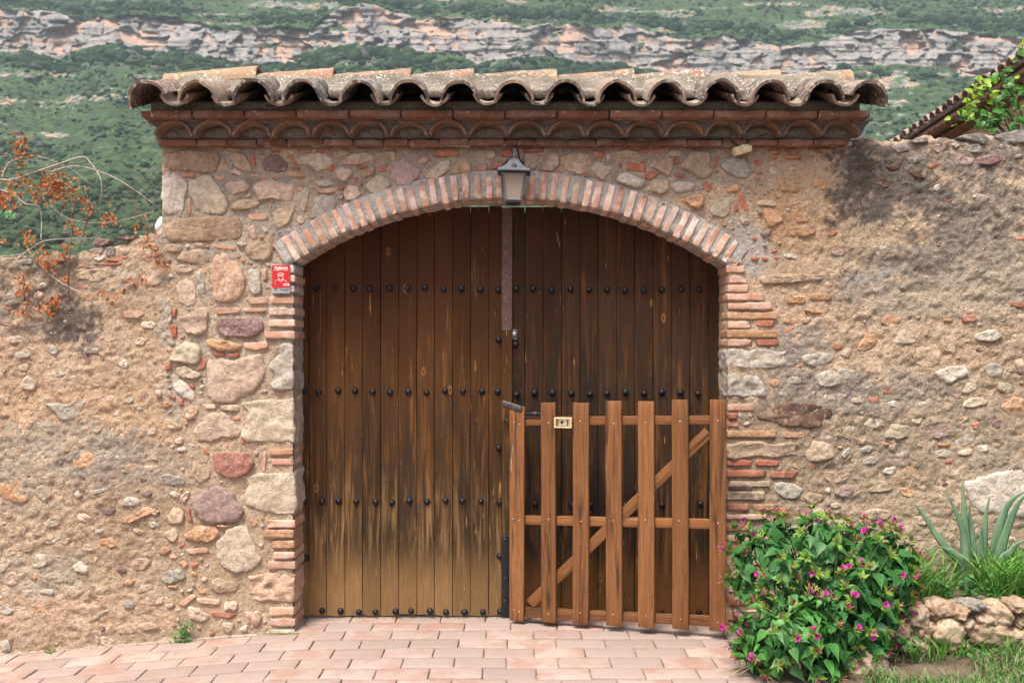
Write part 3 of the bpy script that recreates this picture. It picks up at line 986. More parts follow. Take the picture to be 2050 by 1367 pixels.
def wall_mesh(name, x0, x1, zb, ztop, depth, step, parent, hole=None, top_rough=.0, left_face=True, right_face=True):
    nx = int((x1 - x0) / step) + 1
    xs = np.linspace(x0, x1, nx)
    tops = ztop(xs)
    nz = int((tops.max() - zb) / step) + 1
    ndp = max(4, int(depth / .018))
    T = np.linspace(0, 1, nz)
    X = np.repeat(xs[:, None], nz + ndp, 1)
    Z = np.empty_like(X)
    Y = np.empty_like(X)
    Z[:, :nz] = zb + T[None] * (tops[:, None] - zb)
    d = wall_disp(X[:, :nz].ravel(), Z[:, :nz].ravel()).reshape(nx, nz)
    fade = np.clip((tops[:, None] - Z[:, :nz]) / .03, 0, 1)
    Y[:, :nz] = -d + (1 - fade) ** 2 * .014
    yy = (np.arange(ndp) + 1) / ndp * depth
    Y[:, nz:] = yy[None]
    P = np.stack([X[:, nz:].ravel(), Y[:, nz:].ravel(), np.zeros(nx * ndp)], 1)
    Z[:, nz:] = tops[:, None] + (top_rough * (fbm(P * 9, 3, seed=61) * 1.4 + .6 * fbm(P * 30, 2, seed=62))).reshape(nx, ndp)
    V = np.stack([X.ravel(), Y.ravel(), Z.ravel()], 1)
    nt_ = nz + ndp
    cx, cz = np.meshgrid(np.arange(nx - 1), np.arange(nt_ - 1), indexing='ij')
    keep = np.ones(cx.shape, bool)
    if hole is not None:
        Xc, Zc = X[:-1, :-1] + step / 2, Z[:-1, :-1] + step / 2
        keep = ~(hole(Xc, Zc) & (cz < nz - 1))
    q = (cx * nt_ + cz)[keep]
    Fq = np.stack([q, q + nt_, q + nt_ + 1, q + 1], 1)
    # end faces and the back, a strip each
    extra_v, extra_f = [], []
    base = len(V)
    for side, on in ((0, left_face), (nx - 1, right_face)):
        if not on:
            continue
        b0 = base + len(extra_v)
        xs_ = X[side, 0]
        for k in range(nz):
            extra_v.append((xs_, depth, Z[side, k]))
        for k in range(nz):
            extra_v.append((xs_, Y[side, k], Z[side, k]))
        for k in range(nz - 1):
            a, b_ = b0 + nz + k, b0 + nz + k + 1
            f = (a, b_, b0 + k + 1, b0 + k)
            extra_f.append(f if side == 0 else f[::-1])
    V = np.vstack([V, np.array(extra_v)]) if extra_v else V
    if hole is None:
        b0 = len(V)
        bk = np.array([(x_, depth, zb) for x_ in xs] + [(x_, depth, t_) for x_, t_ in zip(xs, tops)])
        V = np.vstack([V, bk])
        extra_f += [(b0 + i, b0 + nx + i, b0 + nx + i + 1, b0 + i + 1) for i in range(nx - 1)]
    if extra_f:
        Fq = np.vstack([Fq, np.array(extra_f)])
    o = obj(name, V, Fq, MORTAR, parent)
    color_attr(o.data, np.clip(blend_color(V[:, 0], V[:, 2], BLOBS, BASE), .02, .95))
    return o

gateway = thing('gateway', 'arched stone and brick gateway with tiled cornice and little ridged roof', 'gateway', (0, 0, 0))
left_wall = thing('rubble_wall', 'lower rubble wall with crumbling plaster behind the dried orange climber', 'wall', (-2.4, 0, 0))
right_wall = thing('rubble_wall', 'tall rubble wall stained black along its top above the aloe', 'wall', (2.4, 0, 0))
STEP = .0085
g_wall = wall_mesh('wall', WX0, WX1, -.22, lambda x: np.full_like(x, WTOP), DOOR_Y, STEP, gateway, lambda X, Z: in_opening(X, Z, .022, .006), right_face=False)
def ltop(x):
    px = HX + x * S
    y = np.interp(px, [-400, 0, 60, 130, 180, 230, 290, 330], [545, 520, 516, 512, 500, 488, 474, 452])
    n = fbm(np.stack([x * 11, x * 0, x * 0], 1), 4, seed=63) * .028
    return CAMZ - (y - HY) / S + n
lw = wall_mesh('wall', -4.2, WX0, -.5, ltop, .38, STEP * 1.15, None, top_rough=.022, right_face=False)
lw.parent = left_wall
lw.matrix_parent_inverse = Matrix.Translation((2.4, 0, 0))
def rtop(x):
    px = HX + x * S
    y = np.interp(px, [1695, 1730, 1800, 1860, 1920, 1980, 2050, 2500], [288, 280, 281, 277, 276, 272, 268, 262])
    n = fbm(np.stack([x * 10, x * 0 + 3, x * 0], 1), 4, seed=64) * .034
    return CAMZ - (y - HY) / S + n
rw = wall_mesh('wall', WX1, 4.3, -.3, rtop, .42, STEP * 1.15, None, top_rough=.028, left_face=False)
rw.parent = right_wall
rw.matrix_parent_inverse = Matrix.Translation((-2.4, 0, 0))

def put(o, parent):
    """parent an object that is placed in world space"""
    o.parent = parent
    o.matrix_parent_inverse = Matrix.Translation(-parent.location)
    return o

# masonry behind the reveal, with the rebate in which the door hangs
REAR = .30
for (xa, xb, za, zb_) in ((WX0, XL - .10, -.2, WTOP), (XR + .10, WX1, -.2, WTOP), (XL - .10, XR + .10, 2.335, WTOP)):
    V, Fc = rough_box((xb - xa - .004, REAR, zb_ - za), (14, 4, 14), .01, .006, 9, 3)
    o = obj('masonry', V, Fc, MORTAR_GREY, gateway, ((xa + xb) / 2, DOOR_Y + REAR / 2 + .004, (za + zb_) / 2))

# reveals of the two jambs
def reveal(x, sgn, z1):
    ny, nz = 22, 190
    Yg, Zg = np.meshgrid(np.linspace(-.002, DOOR_Y, ny), np.linspace(-.15, z1, nz), indexing='ij')
    P = np.stack([np.full(Yg.size, x), Yg.ravel(), Zg.ravel()], 1)
    d = .006 * fbm(P * 9, 3, seed=71) + .003 * fbm(P * 40, 2, seed=72)
    V = P.copy()
    V[:, 0] = x - sgn * .004 + d * .7
    q = (np.arange(ny - 1)[:, None] * nz + np.arange(nz - 1)[None]).ravel()
    Fq = np.stack([q, q + 1, q + nz + 1, q + nz], 1)
    if sgn > 0:
        Fq = Fq[:, ::-1]
    o = obj('reveal', V, Fq, MORTAR, gateway)
    c = blend_color(np.full(len(V), x - sgn * .06), V[:, 2], BLOBS, BASE)
    color_attr(o.data, np.clip(c, .02, .9))
SPRING = ARC_Z + ARC_R * math.cos(ARC_A)
reveal(XL, 1, SPRING + .05)
reveal(XR, -1, SPRING + .05)

# ------------------------------------------------------------------ the arch
def ring_geo(r0, r1, y0, y1, a0, a1, n=150):
    V, Fc = [], []
    prof = []
    m = 5
    for k in range(m + 1):
        prof.append((r0 + (r1 - r0) * (1 - k / m), y0))
    for k in range(1, 7):
        prof.append((r0, y0 + (y1 - y0) * k / 6))
    for i in range(n + 1):
        a = a0 + (a1 - a0) * i / n
        for (r_, y) in prof:
            V.append((ARC_X + r_ * math.sin(a), y, ARC_Z + r_ * math.cos(a)))
    V = np.array(V)
    nn = vnoise(V * 40, 73) * .002 + vnoise(V * 14, 74) * .003
    rad = np.stack([V[:, 0] - ARC_X, np.zeros(len(V)), V[:, 2] - ARC_Z], 1)
    rad /= np.linalg.norm(rad, axis=1, keepdims=True)
    V += rad * nn[:, None]
    V[:, 1] -= nn
    k = len(prof)
    for i in range(n):
        for j in range(k - 1):
            Fc.append((i * k + j, (i + 1) * k + j, (i + 1) * k + j + 1, i * k + j + 1))
    return V, Fc
arch = obj('arch', *ring_geo(ARC_R + .006, ARC_RO + .004, -.012, DOOR_Y, -ARC_A - .02, ARC_A + .035), MORTAR_GREY, gateway)
NBR = 43
AB = [mesh_of('brick', *rough_box((.0385, .245, .142), (4, 8, 7), .005, .0028, 24, s + 20, .012), BRICK_ARCH) for s in range(8)]
for i in range(NBR):
    a = -ARC_A + .012 + (2 * ARC_A - .012) * i / (NBR - 1) + random.uniform(-.0025, .0025)
    rc = (ARC_R + ARC_RO) / 2 + random.uniform(-.004, .004)
    sx = random.uniform(.86, 1.06)
    inst('brick', random.choice(AB), arch, (ARC_X + rc * math.sin(a), .103 + random.uniform(-.005, .004), ARC_Z + rc * math.cos(a)),
         (0, a + random.uniform(-.014, .014), 0), (sx, 1, random.uniform(.97, 1.03)))

# ------------------------------------------------------------------ stones traced from the photograph
ZOOM = {'a': (0, 230, 3.306), 'b': (0, 600, 3.306), 'c': (0, 957, 3.306), 'e': (860, 120, 3.203), 'f': (1420, 120, 3.254), 'g': (1400, 500, 3.154),
        'h': (1400, 930, 3.128), 's': (540, 280, 4.452), 't': (320, 280, 6.833), 'u': (320, 470, 6.833), 'w': (1430, 290, 6.833)}
TRACE = {
't': """n 40,180 380,150 800,180 820,260 790,440 620,460 70,410 35,290;w 30,440 180,430 330,540 390,620 330,980 200,1030 60,1010 25,800;b 300,460 490,455 485,515 305,520;
y 400,580 560,500 700,480 740,560 850,700 940,880 930,1010 800,1040 520,1010 470,850 400,700;b 380,800 425,800 435,1040 385,1030;b 745,500 900,495 890,555 780,560;
t 840,210 900,260 940,400 930,460 850,330;t 920,180 1150,180 1240,300 1280,430 1200,460 1020,360;r 1225,210 1300,190 1320,370 1290,390;p 970,430 1040,390 1120,440 1120,500 980,470;
d 1390,300 1480,220 1620,200 1750,300 1740,440 1580,470 1430,450;r 1370,190 1440,175 1445,215 1380,225;r 1520,150 1670,150 1660,185 1530,190;r 1740,215 1845,230 1840,270 1750,260;
r 1800,310 1850,290 1920,400 1890,425;b 1250,475 1350,470 1350,505 1260,510;b 1380,485 1475,490 1465,540 1385,545;b 1530,505 1670,505 1660,545 1535,540;
o 1690,450 1850,440 2080,470 2060,525 1800,510 1700,490;p 890,600 1000,570 1160,560 1240,640 1200,700 1000,760 900,700;b 930,770 990,830 970,860 925,850;b 1190,750 1250,725 1265,780 1200,805;
t 980,900 1130,810 1390,860 1340,920 1180,970 980,965;p 1260,650 1320,590 1500,555 1800,610 1850,640 1845,850 1720,850 1560,800 1360,840;b 1495,870 1540,890 1530,940 1500,920;
b 1210,1015 1480,1010 1485,1095 1220,1105;n 70,1160 250,1090 480,1060 1100,1055 1165,1160 1130,1340 1050,1380 400,1400 100,1370;p 1210,1200 1260,1150 1310,1200 1330,1330 1290,1380 1220,1300;
t 1560,960 1830,890 1870,920 1780,1150 1600,1240 1560,1090;y 1890,740 1980,640 2030,660 2045,850 1980,1000 1920,940;b 1890,650 1970,640 1930,720 1890,700;
p 1890,1060 1960,1030 2000,1100 1960,1160 1890,1150;w 1400,1200 1480,1180 1490,1280 1420,1260""",
'u': """t 70,160 140,125 300,125 330,180 280,240 100,250;w 340,150 400,115 440,160 380,210;t 450,130 520,105 700,115 710,180 600,190 470,180;b 735,130 1050,155 1055,215 740,185;
w 1030,130 1100,100 1215,130 1200,160 1080,160;t 1130,190 1280,120 1440,120 1550,220 1530,350 1350,360 1190,310;r 1510,40 1540,40 1580,150 1555,235 1520,130;
t 190,330 430,200 610,195 700,370 680,440 520,410 330,370;p 200,430 430,410 480,490 380,540 230,520;P 740,300 840,235 950,290 1090,420 1160,520 1150,800 1060,900 840,930 740,890 710,650 720,420;
p 230,680 350,600 430,620 500,700 495,960 370,975 250,930;g 500,510 550,500 610,650 640,800 580,900 540,830 500,640;g 1220,450 1370,470 1400,820 1260,810 1215,700;b 1390,480 1470,460 1470,620 1420,640;
b 1170,870 1480,850 1490,940 1230,955;b 770,1000 1100,995 1110,1070 960,1075 770,1095;b 1135,1010 1455,1005 1460,1055 1140,1060;p 260,1130 480,1050 560,980 690,1080 660,1330 500,1390 380,1340 290,1280;
r 180,1000 240,1000 220,1130 180,1130;g 80,1000 160,970 180,1130 170,1220 120,1220;r 130,1240 240,1240 230,1400 170,1420;d 790,1150 1050,1130 1420,1140 1430,1290 1300,1400 900,1410 780,1330""",
's': """r 240,90 380,90 370,125 240,125;r 420,90 550,90 545,125 425,125;y 230,180 330,130 430,115 560,150 580,200 520,270 420,290 350,230 260,220;t 585,100 700,90 720,130 600,170;
t 610,210 720,130 880,105 950,160 830,220 700,230;r 515,250 580,215 585,260 530,290;p 560,290 600,245 720,255 750,300 660,385 600,330;r 780,235 880,225 870,240 800,265;n 790,310 850,260 940,225 940,300 820,360;
t 970,110 1060,95 1130,115 1130,180 1050,190 970,165;r 920,185 970,180 970,210 925,215;r 970,240 1040,225 1045,285 975,290;m 1090,200 1180,140 1260,190 1340,270 1330,340 1250,400 1160,405 1090,360 1080,280;
t 1320,180 1380,140 1425,170 1390,220 1330,215;r 1470,90 1690,85 1690,150 1480,155;t 1190,105 1280,100 1310,120 1250,125;y 1380,340 1420,270 1540,180 1620,190 1600,270 1530,340 1410,365;
n 1610,310 1660,220 1740,135 1790,200 1800,280 1740,315;t 1820,100 2010,95 2040,140 2000,180 1830,160;r 1845,225 1940,215 1945,275 1850,280;r 1970,215 2050,195 2050,260 1975,260;
y 850,410 880,365 960,320 1080,345 1090,390 1030,455 900,490 860,450;r 750,345 780,335 780,385 755,380;r 800,380 830,375 830,410 805,410;p 660,480 700,410 770,400 825,500 740,545 670,540;
p 620,500 655,490 655,540 625,545;r 610,410 660,405 660,445 620,450;b 415,440 600,430 595,475 425,480;y 395,370 490,360 570,370 560,410 420,420;g 360,700 400,540 440,490 590,500 600,600 520,650 400,710""",
'e': """r 455,580 530,575 530,625 460,625;t 600,600 695,600 690,700 610,710;r 600,570 730,570 730,595 600,595;p 720,670 760,600 820,590 830,680 780,720 710,710;t 840,625 900,600 1030,600 1000,720 960,745 850,700;
r 1050,585 1120,585 1115,635 1050,635;p 1125,610 1160,590 1170,640 1130,660;y 1025,680 1060,650 1170,680 1170,720 1110,775 1040,730;t 1190,590 1280,580 1360,600 1350,640 1200,630;
r 1335,575 1410,575 1405,600 1340,600;r 1420,580 1510,575 1510,598 1425,598;t 1520,590 1600,575 1640,600 1590,635 1540,620;r 1260,655 1385,670 1385,725 1265,705;r 1215,660 1240,665 1235,705 1215,705;
r 1350,645 1400,635 1390,660 1355,665;t 1410,680 1440,630 1560,630 1560,700 1530,750 1450,700;r 1565,640 1605,640 1600,670 1570,670;t 1600,690 1660,600 1750,575 1800,600 1795,680 1815,740 1740,775 1650,710;
r 1820,670 1835,615 1860,625 1835,695;g 1850,690 1910,625 2010,630 2050,700 2045,760 1960,765 1940,735;r 800,710 860,720 850,745 800,735;r 985,720 1010,720 1015,750 990,755;
w 1185,770 1240,720 1380,765 1380,815 1340,830 1220,790;r 1385,730 1430,710 1465,735 1420,770 1385,765;t 1370,830 1440,760 1530,765 1535,830 1490,870;w 1540,810 1600,770 1710,790 1690,840 1570,855;
r 1575,730 1635,735 1630,755 1580,755;r 1750,800 1780,780 1815,830 1790,855 1755,840;o 1560,870 1620,890 1755,850 1755,930 1730,965 1640,920;o 1840,820 1990,800 2010,830 1960,850 1850,850;
y 1780,960 1850,890 1940,880 1930,960 1890,1020 1810,1000;r 1965,870 2010,850 2050,980 2000,985;r 1950,930 1975,925 1980,970 1955,980;r 300,675 375,670 370,715 305,720;r 395,665 470,655 470,700 400,705""",
'w': """p 310,1020 360,980 430,1010 510,1020 500,1090 430,1120 350,1080;o 890,560 1050,545 1160,560 1200,620 1150,660 980,640 890,620;o 1320,560 1370,460 1440,450 1560,470 1540,560 1480,620 1350,600;
p 520,830 600,770 780,755 860,790 860,850 700,840;b 990,830 1160,765 1165,800 1020,835;o 1060,1000 1330,1005 1270,1070 1070,1075;o 1060,1110 1290,1095 1390,1170 1370,1220 1130,1265 1010,1215;
m 600,1210 690,1180 780,1150 800,1190 720,1270 630,1270;r 740,80 905,70 900,130 745,125;r 970,60 1110,55 1090,90 960,100;r 1430,65 1600,50 1600,85 1450,85;
o 640,870 760,860 930,960 930,1060 760,1140 690,1040;m 580,890 640,870 650,990 600,960;g 960,880 1020,860 1040,900 980,930;r 930,150 1180,140 1180,190 960,200""",
'g': """t 370,170 560,150 850,160 820,185 560,210 400,220;o 700,275 840,280 820,325 700,325;o 520,310 660,290 680,335 560,345;o 650,375 800,385 790,405 700,400;o 520,440 640,445 630,465 530,465;
p 640,430 705,430 700,465 650,460;o 1140,440 1190,405 1280,445 1220,485 1160,480;y 1215,580 1250,520 1340,480 1390,540 1370,590 1250,600;d 1410,520 1445,510 1440,555 1415,550;
w 1730,540 1860,495 1920,550 1850,580 1740,575;r 1660,410 1745,410 1745,455 1660,460;o 1540,430 1610,430 1600,455 1540,455;y 1890,460 1990,395 2005,415 1920,455;r 1955,325 2050,335 2050,370 1960,355;
g 640,680 720,645 840,655 850,700 740,740 660,725;o 985,630 1040,540 1110,515 1125,590 1050,640;p 880,650 960,615 950,660 930,690;r 610,740 645,720 650,745;g 730,780 850,750 990,755 990,830 850,860 750,860;
d 1065,815 1130,770 1215,800 1130,845;r 1145,890 1230,880 1225,910 1150,910;r 1060,935 1130,925 1125,965 1070,965;o 440,830 470,815 505,825 500,865 445,865;y 960,935 1050,935 1050,965 970,970;
w 1480,770 1580,735 1680,730 1690,790 1570,850 1500,820;g 1790,740 1850,710 1910,730 1910,800 1830,810;p 1990,700 2050,680 2050,790 2000,770;k 340,1060 460,990 560,950 700,965 840,985 840,1040 800,1100 690,1140 520,1110;
w 1170,970 1230,945 1280,965 1240,990 1180,990;w 1350,980 1480,925 1480,970 1420,1020 1360,1015;o 1890,990 1990,930 2050,930 2050,1030 1960,1050 1920,1020;y 880,1130 930,1085 985,1110 970,1160 910,1170;
g 1030,1110 1080,1060 1150,1030 1165,1090 1120,1130;k 1190,1045 1260,1030 1250,1050 1200,1060;y 1150,1175 1190,1100 1330,1105 1365,1145 1340,1185 1180,1190;y 1330,1070 1410,1060 1400,1100 1345,1100;
m 1410,1130 1460,1095 1570,1100 1580,1160 1500,1200 1420,1180;r 1715,1100 1770,1080 1760,1130 1725,1135;d 1830,1100 1880,1065 1940,1080 1930,1120 1840,1130;t 660,1290 720,1200 850,1230 850,1310 760,1340 680,1330;
g 890,1290 950,1240 960,1270 910,1320;g 1010,1250 1080,1235 1105,1250 1080,1280 1015,1275;g 1020,1330 1080,1295 1150,1320 1100,1356 1030,1356;g 1230,1300 1300,1265 1350,1290 1290,1320;
o 1490,1220 1600,1215 1580,1240 1500,1240;g 1450,1280 1540,1255 1600,1275 1560,1310 1470,1310;p 1610,1270 1720,1250 1720,1290 1620,1300;w 1750,1240 1800,1220 1830,1240 1820,1275 1760,1275;
r 1540,1330 1600,1320 1590,1350 1545,1350;o 1140,1215 1210,1215 1200,1235 1150,1230;y 760,930 800,905 815,935 780,950;r 350,440 470,440 465,480 360,480;w 1370,830 1380,850 1370,870 1350,850""",
'h': """w 1150,30 1230,5 1225,60 1160,60;o 1260,30 1320,5 1360,20 1350,85 1280,90;m 835,180 920,115 985,130 970,180 900,210;t 1030,110 1110,95 1210,115 1210,160 1050,180;o 1255,150 1280,140 1365,170 1350,210 1260,195;
d 1485,120 1520,75 1610,120 1590,175 1490,170;w 1650,110 1800,60 2000,15 2060,20 2060,330 1900,320 1750,300 1690,230;o 1340,240 1490,195 1480,215 1360,250;w 690,310 740,270 800,290 790,350 720,350;
t 1000,300 1090,270 1200,290 1190,340 1060,350;p 1320,330 1400,300 1500,320 1480,370 1380,380""",
'f': """m 1440,560 1500,540 1550,570 1530,610 1460,600;p 1550,550 1600,540 1640,560 1600,580;l 1600,510 1660,490 1740,480 1780,480 1860,540 1800,560 1700,530;l 1640,580 1720,545 1800,570 1800,605 1700,610;
w 1845,580 1910,550 2035,580 2000,605 1880,605;m 1580,650 1640,620 1725,640 1715,690 1600,690;d 1730,640 1850,620 1950,640 1940,660 1800,690 1740,680;r 1415,690 1500,660 1515,680 1430,715;
l 1850,500 1930,470 2060,455 2060,540 1930,550;l 1320,520 1420,500 1430,540 1330,550;w 1700,885 1760,870 1805,885 1770,905 1710,905;r 1530,915 1580,910 1570,930 1540,930;
k 1060,790 1130,760 1180,790 1160,840 1090,830;k 1290,720 1420,710 1415,780 1330,770;k 950,690 1080,670 1070,720 960,740;k 1150,690 1260,670 1270,690 1180,730;p 1170,1100 1220,1085 1270,1110 1220,1120;
g 1050,1240 1130,1170 1240,1170 1200,1280 1130,1300;l 1180,560 1280,540 1310,590 1220,610;l 1280,640 1380,620 1400,660 1300,680;l 1960,620 2060,610 2060,640 1980,645;r 1990,1165 2055,1155 2055,1175 2000,1180;r 1470,1200 1510,1205 1500,1220 1475,1215""",
'a': """d 610,850 640,815 740,825 720,860 620,870;m 580,890 690,880 680,920 600,925;l 700,880 770,870 770,935 705,940;d 770,810 930,795 900,825 790,830;r 700,965 830,935 860,935 800,975;
r 860,935 960,915 1075,905 1075,935 960,955 880,950;r 500,1010 570,990 600,1000 520,1020;r 620,990 730,980 820,985 740,1000;w 620,950 700,930 700,960 640,970;p 790,890 890,880 910,910 820,930;
t 490,1060 600,1020 740,1020 750,1060 640,1110 510,1080;g 860,1060 910,1030 910,1110 870,1110;p 930,1070 1010,1010 1080,1080 1060,1130 960,1130;w 240,1110 310,1100 320,1140 240,1150;
r 500,1140 580,1130 590,1150 520,1150;b 815,1300 930,1295 965,1320 920,1345 820,1345;o 930,870 1010,840 1060,870 1050,900;l 330,950 460,930 480,960 350,985;l 130,960 220,950 230,990 140,1000;l 230,1050 340,1030 380,1060 260,1080""",
'b': """p 890,270 930,250 970,265 960,300 900,300;w 930,150 1000,140 1045,160 1020,190 950,190;g 330,490 380,465 450,490 400,515 340,510;y 130,560 170,495 235,530 235,600 140,595;g 310,310 350,290 390,340 370,370 320,345;
w 780,430 830,390 860,430 830,460;g 550,320 640,310 660,350 570,360;g 290,680 370,690 440,690 580,660 540,740 480,810 410,800 370,740;g 830,660 860,640 890,670 850,695;o 480,1080 510,1020 600,1010 640,1060 600,1110 500,1110;
t 1080,800 1120,785 1215,840 1150,860 1090,835;P 1215,730 1270,695 1320,720 1310,780 1240,795;p 1030,600 1070,590 1080,650 1040,640;y 1110,410 1180,300 1240,265 1335,320 1330,400 1300,430 1160,400;
o 1360,260 1480,265 1610,300 1580,345 1460,335 1370,300;b 1615,285 1770,275 1780,320 1690,335 1620,320;r 1415,345 1495,355 1490,375 1415,370;r 1510,355 1590,350 1590,375 1515,385;
r 1305,470 1340,395 1385,390 1350,460;p 1370,400 1560,390 1730,360 1760,450 1750,550 1650,640 1540,685 1390,670 1370,540;y 1160,450 1220,435 1345,500 1280,525 1180,510;r 1090,430 1130,425 1140,465 1095,470;
w 1150,550 1210,530 1300,620 1290,670 1220,650 1160,600;r 1115,620 1165,640 1160,665 1120,645;r 1170,660 1215,650 1215,700 1190,700;r 1250,555 1295,570 1290,590 1260,580;b 1345,695 1435,690 1435,725 1360,720;
p 1450,695 1590,695 1595,740 1470,730;p 1280,860 1390,740 1500,750 1590,850 1600,900 1430,920 1310,945;b 1545,775 1590,768 1590,795 1545,795;r 1500,940 1540,940 1540,980 1500,980;r 1595,915 1630,910 1620,960 1595,950;
r 1340,980 1370,980 1390,1030 1350,1020;c 1410,1030 1480,1000 1630,1010 1690,1080 1640,1150 1530,1185 1430,1150;b 1745,1000 1770,1000 1755,1150 1735,1130;t 1290,1080 1380,1090 1390,1170 1330,1215 1260,1150;
o 0,1190 120,1185 185,1250 185,1335 60,1340 0,1300;y 225,1270 270,1215 340,1290 310,1340 250,1310;w 485,1280 520,1255 545,1290 520,1320;g 590,1260 700,1245 690,1275 600,1290;d 920,1170 985,1180 980,1205 930,1200;
g 1050,1170 1100,1145 1240,1180 1230,1220 1120,1230 1050,1200;d 380,1065 415,1065 410,1095 385,1085;t 940,1100 1000,1095 1030,1120 980,1135;p 20,260 120,240 200,260 150,290 40,285;g 80,350 200,330 210,380 110,390;
t 200,1060 330,1000 350,1050 230,1100;o 1030,690 1120,670 1160,690 1080,720;p 1150,930 1215,900 1220,950 1180,955""",
'c': """o 650,410 720,385 790,440 740,465 660,450;d 665,205 770,200 750,235 670,235;o 780,270 900,240 960,175 1040,220 960,250 890,290 790,300;g 805,150 850,120 960,150 900,185 810,180;d 930,100 1010,85 1005,110 980,140;
t 1105,250 1160,170 1220,220 1215,290 1120,305;r 1230,205 1255,200 1275,290 1245,290;t 1075,370 1160,320 1185,380 1160,430;o 1215,370 1310,315 1420,310 1455,360 1400,420 1250,415;o 1435,305 1525,305 1520,325 1440,320;
m 1280,145 1330,100 1430,50 1490,60 1550,110 1620,220 1600,280 1430,295 1330,280 1290,200;y 1425,420 1530,320 1620,290 1660,350 1735,540 1680,600 1590,625 1480,600 1430,510;r 1185,450 1225,420 1225,445 1190,460;b 1230,470 1370,455 1390,490 1250,500;
o 1030,485 1090,450 1150,470 1090,505;o 1175,560 1215,540 1255,570 1220,590;r 1260,565 1315,560 1305,590 1270,590;g 1060,660 1110,600 1210,605 1240,660 1110,700;o 1110,710 1215,695 1190,720 1120,722;
t 1385,700 1440,650 1580,700 1560,750 1430,760;b 1185,825 1270,765 1305,780 1215,850;b 1300,790 1460,800 1455,835 1310,825;p 1480,810 1575,810 1575,870 1480,875;r 1400,880 1450,875 1570,895 1540,925 1400,905;
p 1235,870 1260,840 1390,900 1390,940 1320,945 1250,920;P 1620,880 1730,875 1740,920 1680,1020 1640,980;p 1460,960 1500,945 1555,960 1550,1010 1500,1035;w 1590,990 1640,965 1640,1010 1600,1015;w 475,590 530,540 600,600 560,640;
y 205,580 240,495 310,500 320,560 260,600;w 115,350 150,320 185,335 160,370;d 440,315 500,310 490,330 470,350;p 495,225 560,225 620,265 590,295 520,280;y 280,300 380,240 410,300 330,330;w 670,555 710,540 730,575 690,590;
d 760,590 810,580 840,620 800,640;l 820,830 850,790 900,845 870,870 830,860;o 205,850 270,835 330,870 300,885 220,885;g 255,740 360,730 360,775 270,760;y 605,920 700,865 740,870 620,945;p 50,1010 100,990 230,1080 200,1130 120,1110 60,1060;
g 0,1070 60,1060 80,1130 20,1180;o 800,690 850,665 905,670 860,720;r 255,990 310,985 310,1020 265,1015;d 660,980 710,980 700,1020 670,1010;y 110,870 170,850 180,900 120,905;o 620,520 655,520 650,555 630,560;
r 1570,1255 1610,1250 1610,1260 1580,1262;g 250,400 350,370 410,390 360,430 270,430;t 360,440 440,400 480,390 450,440;g 560,350 690,330 690,360 590,370;t 1000,230 1060,210 1040,250;p 1190,130 1240,80 1260,90 1220,180""",
}

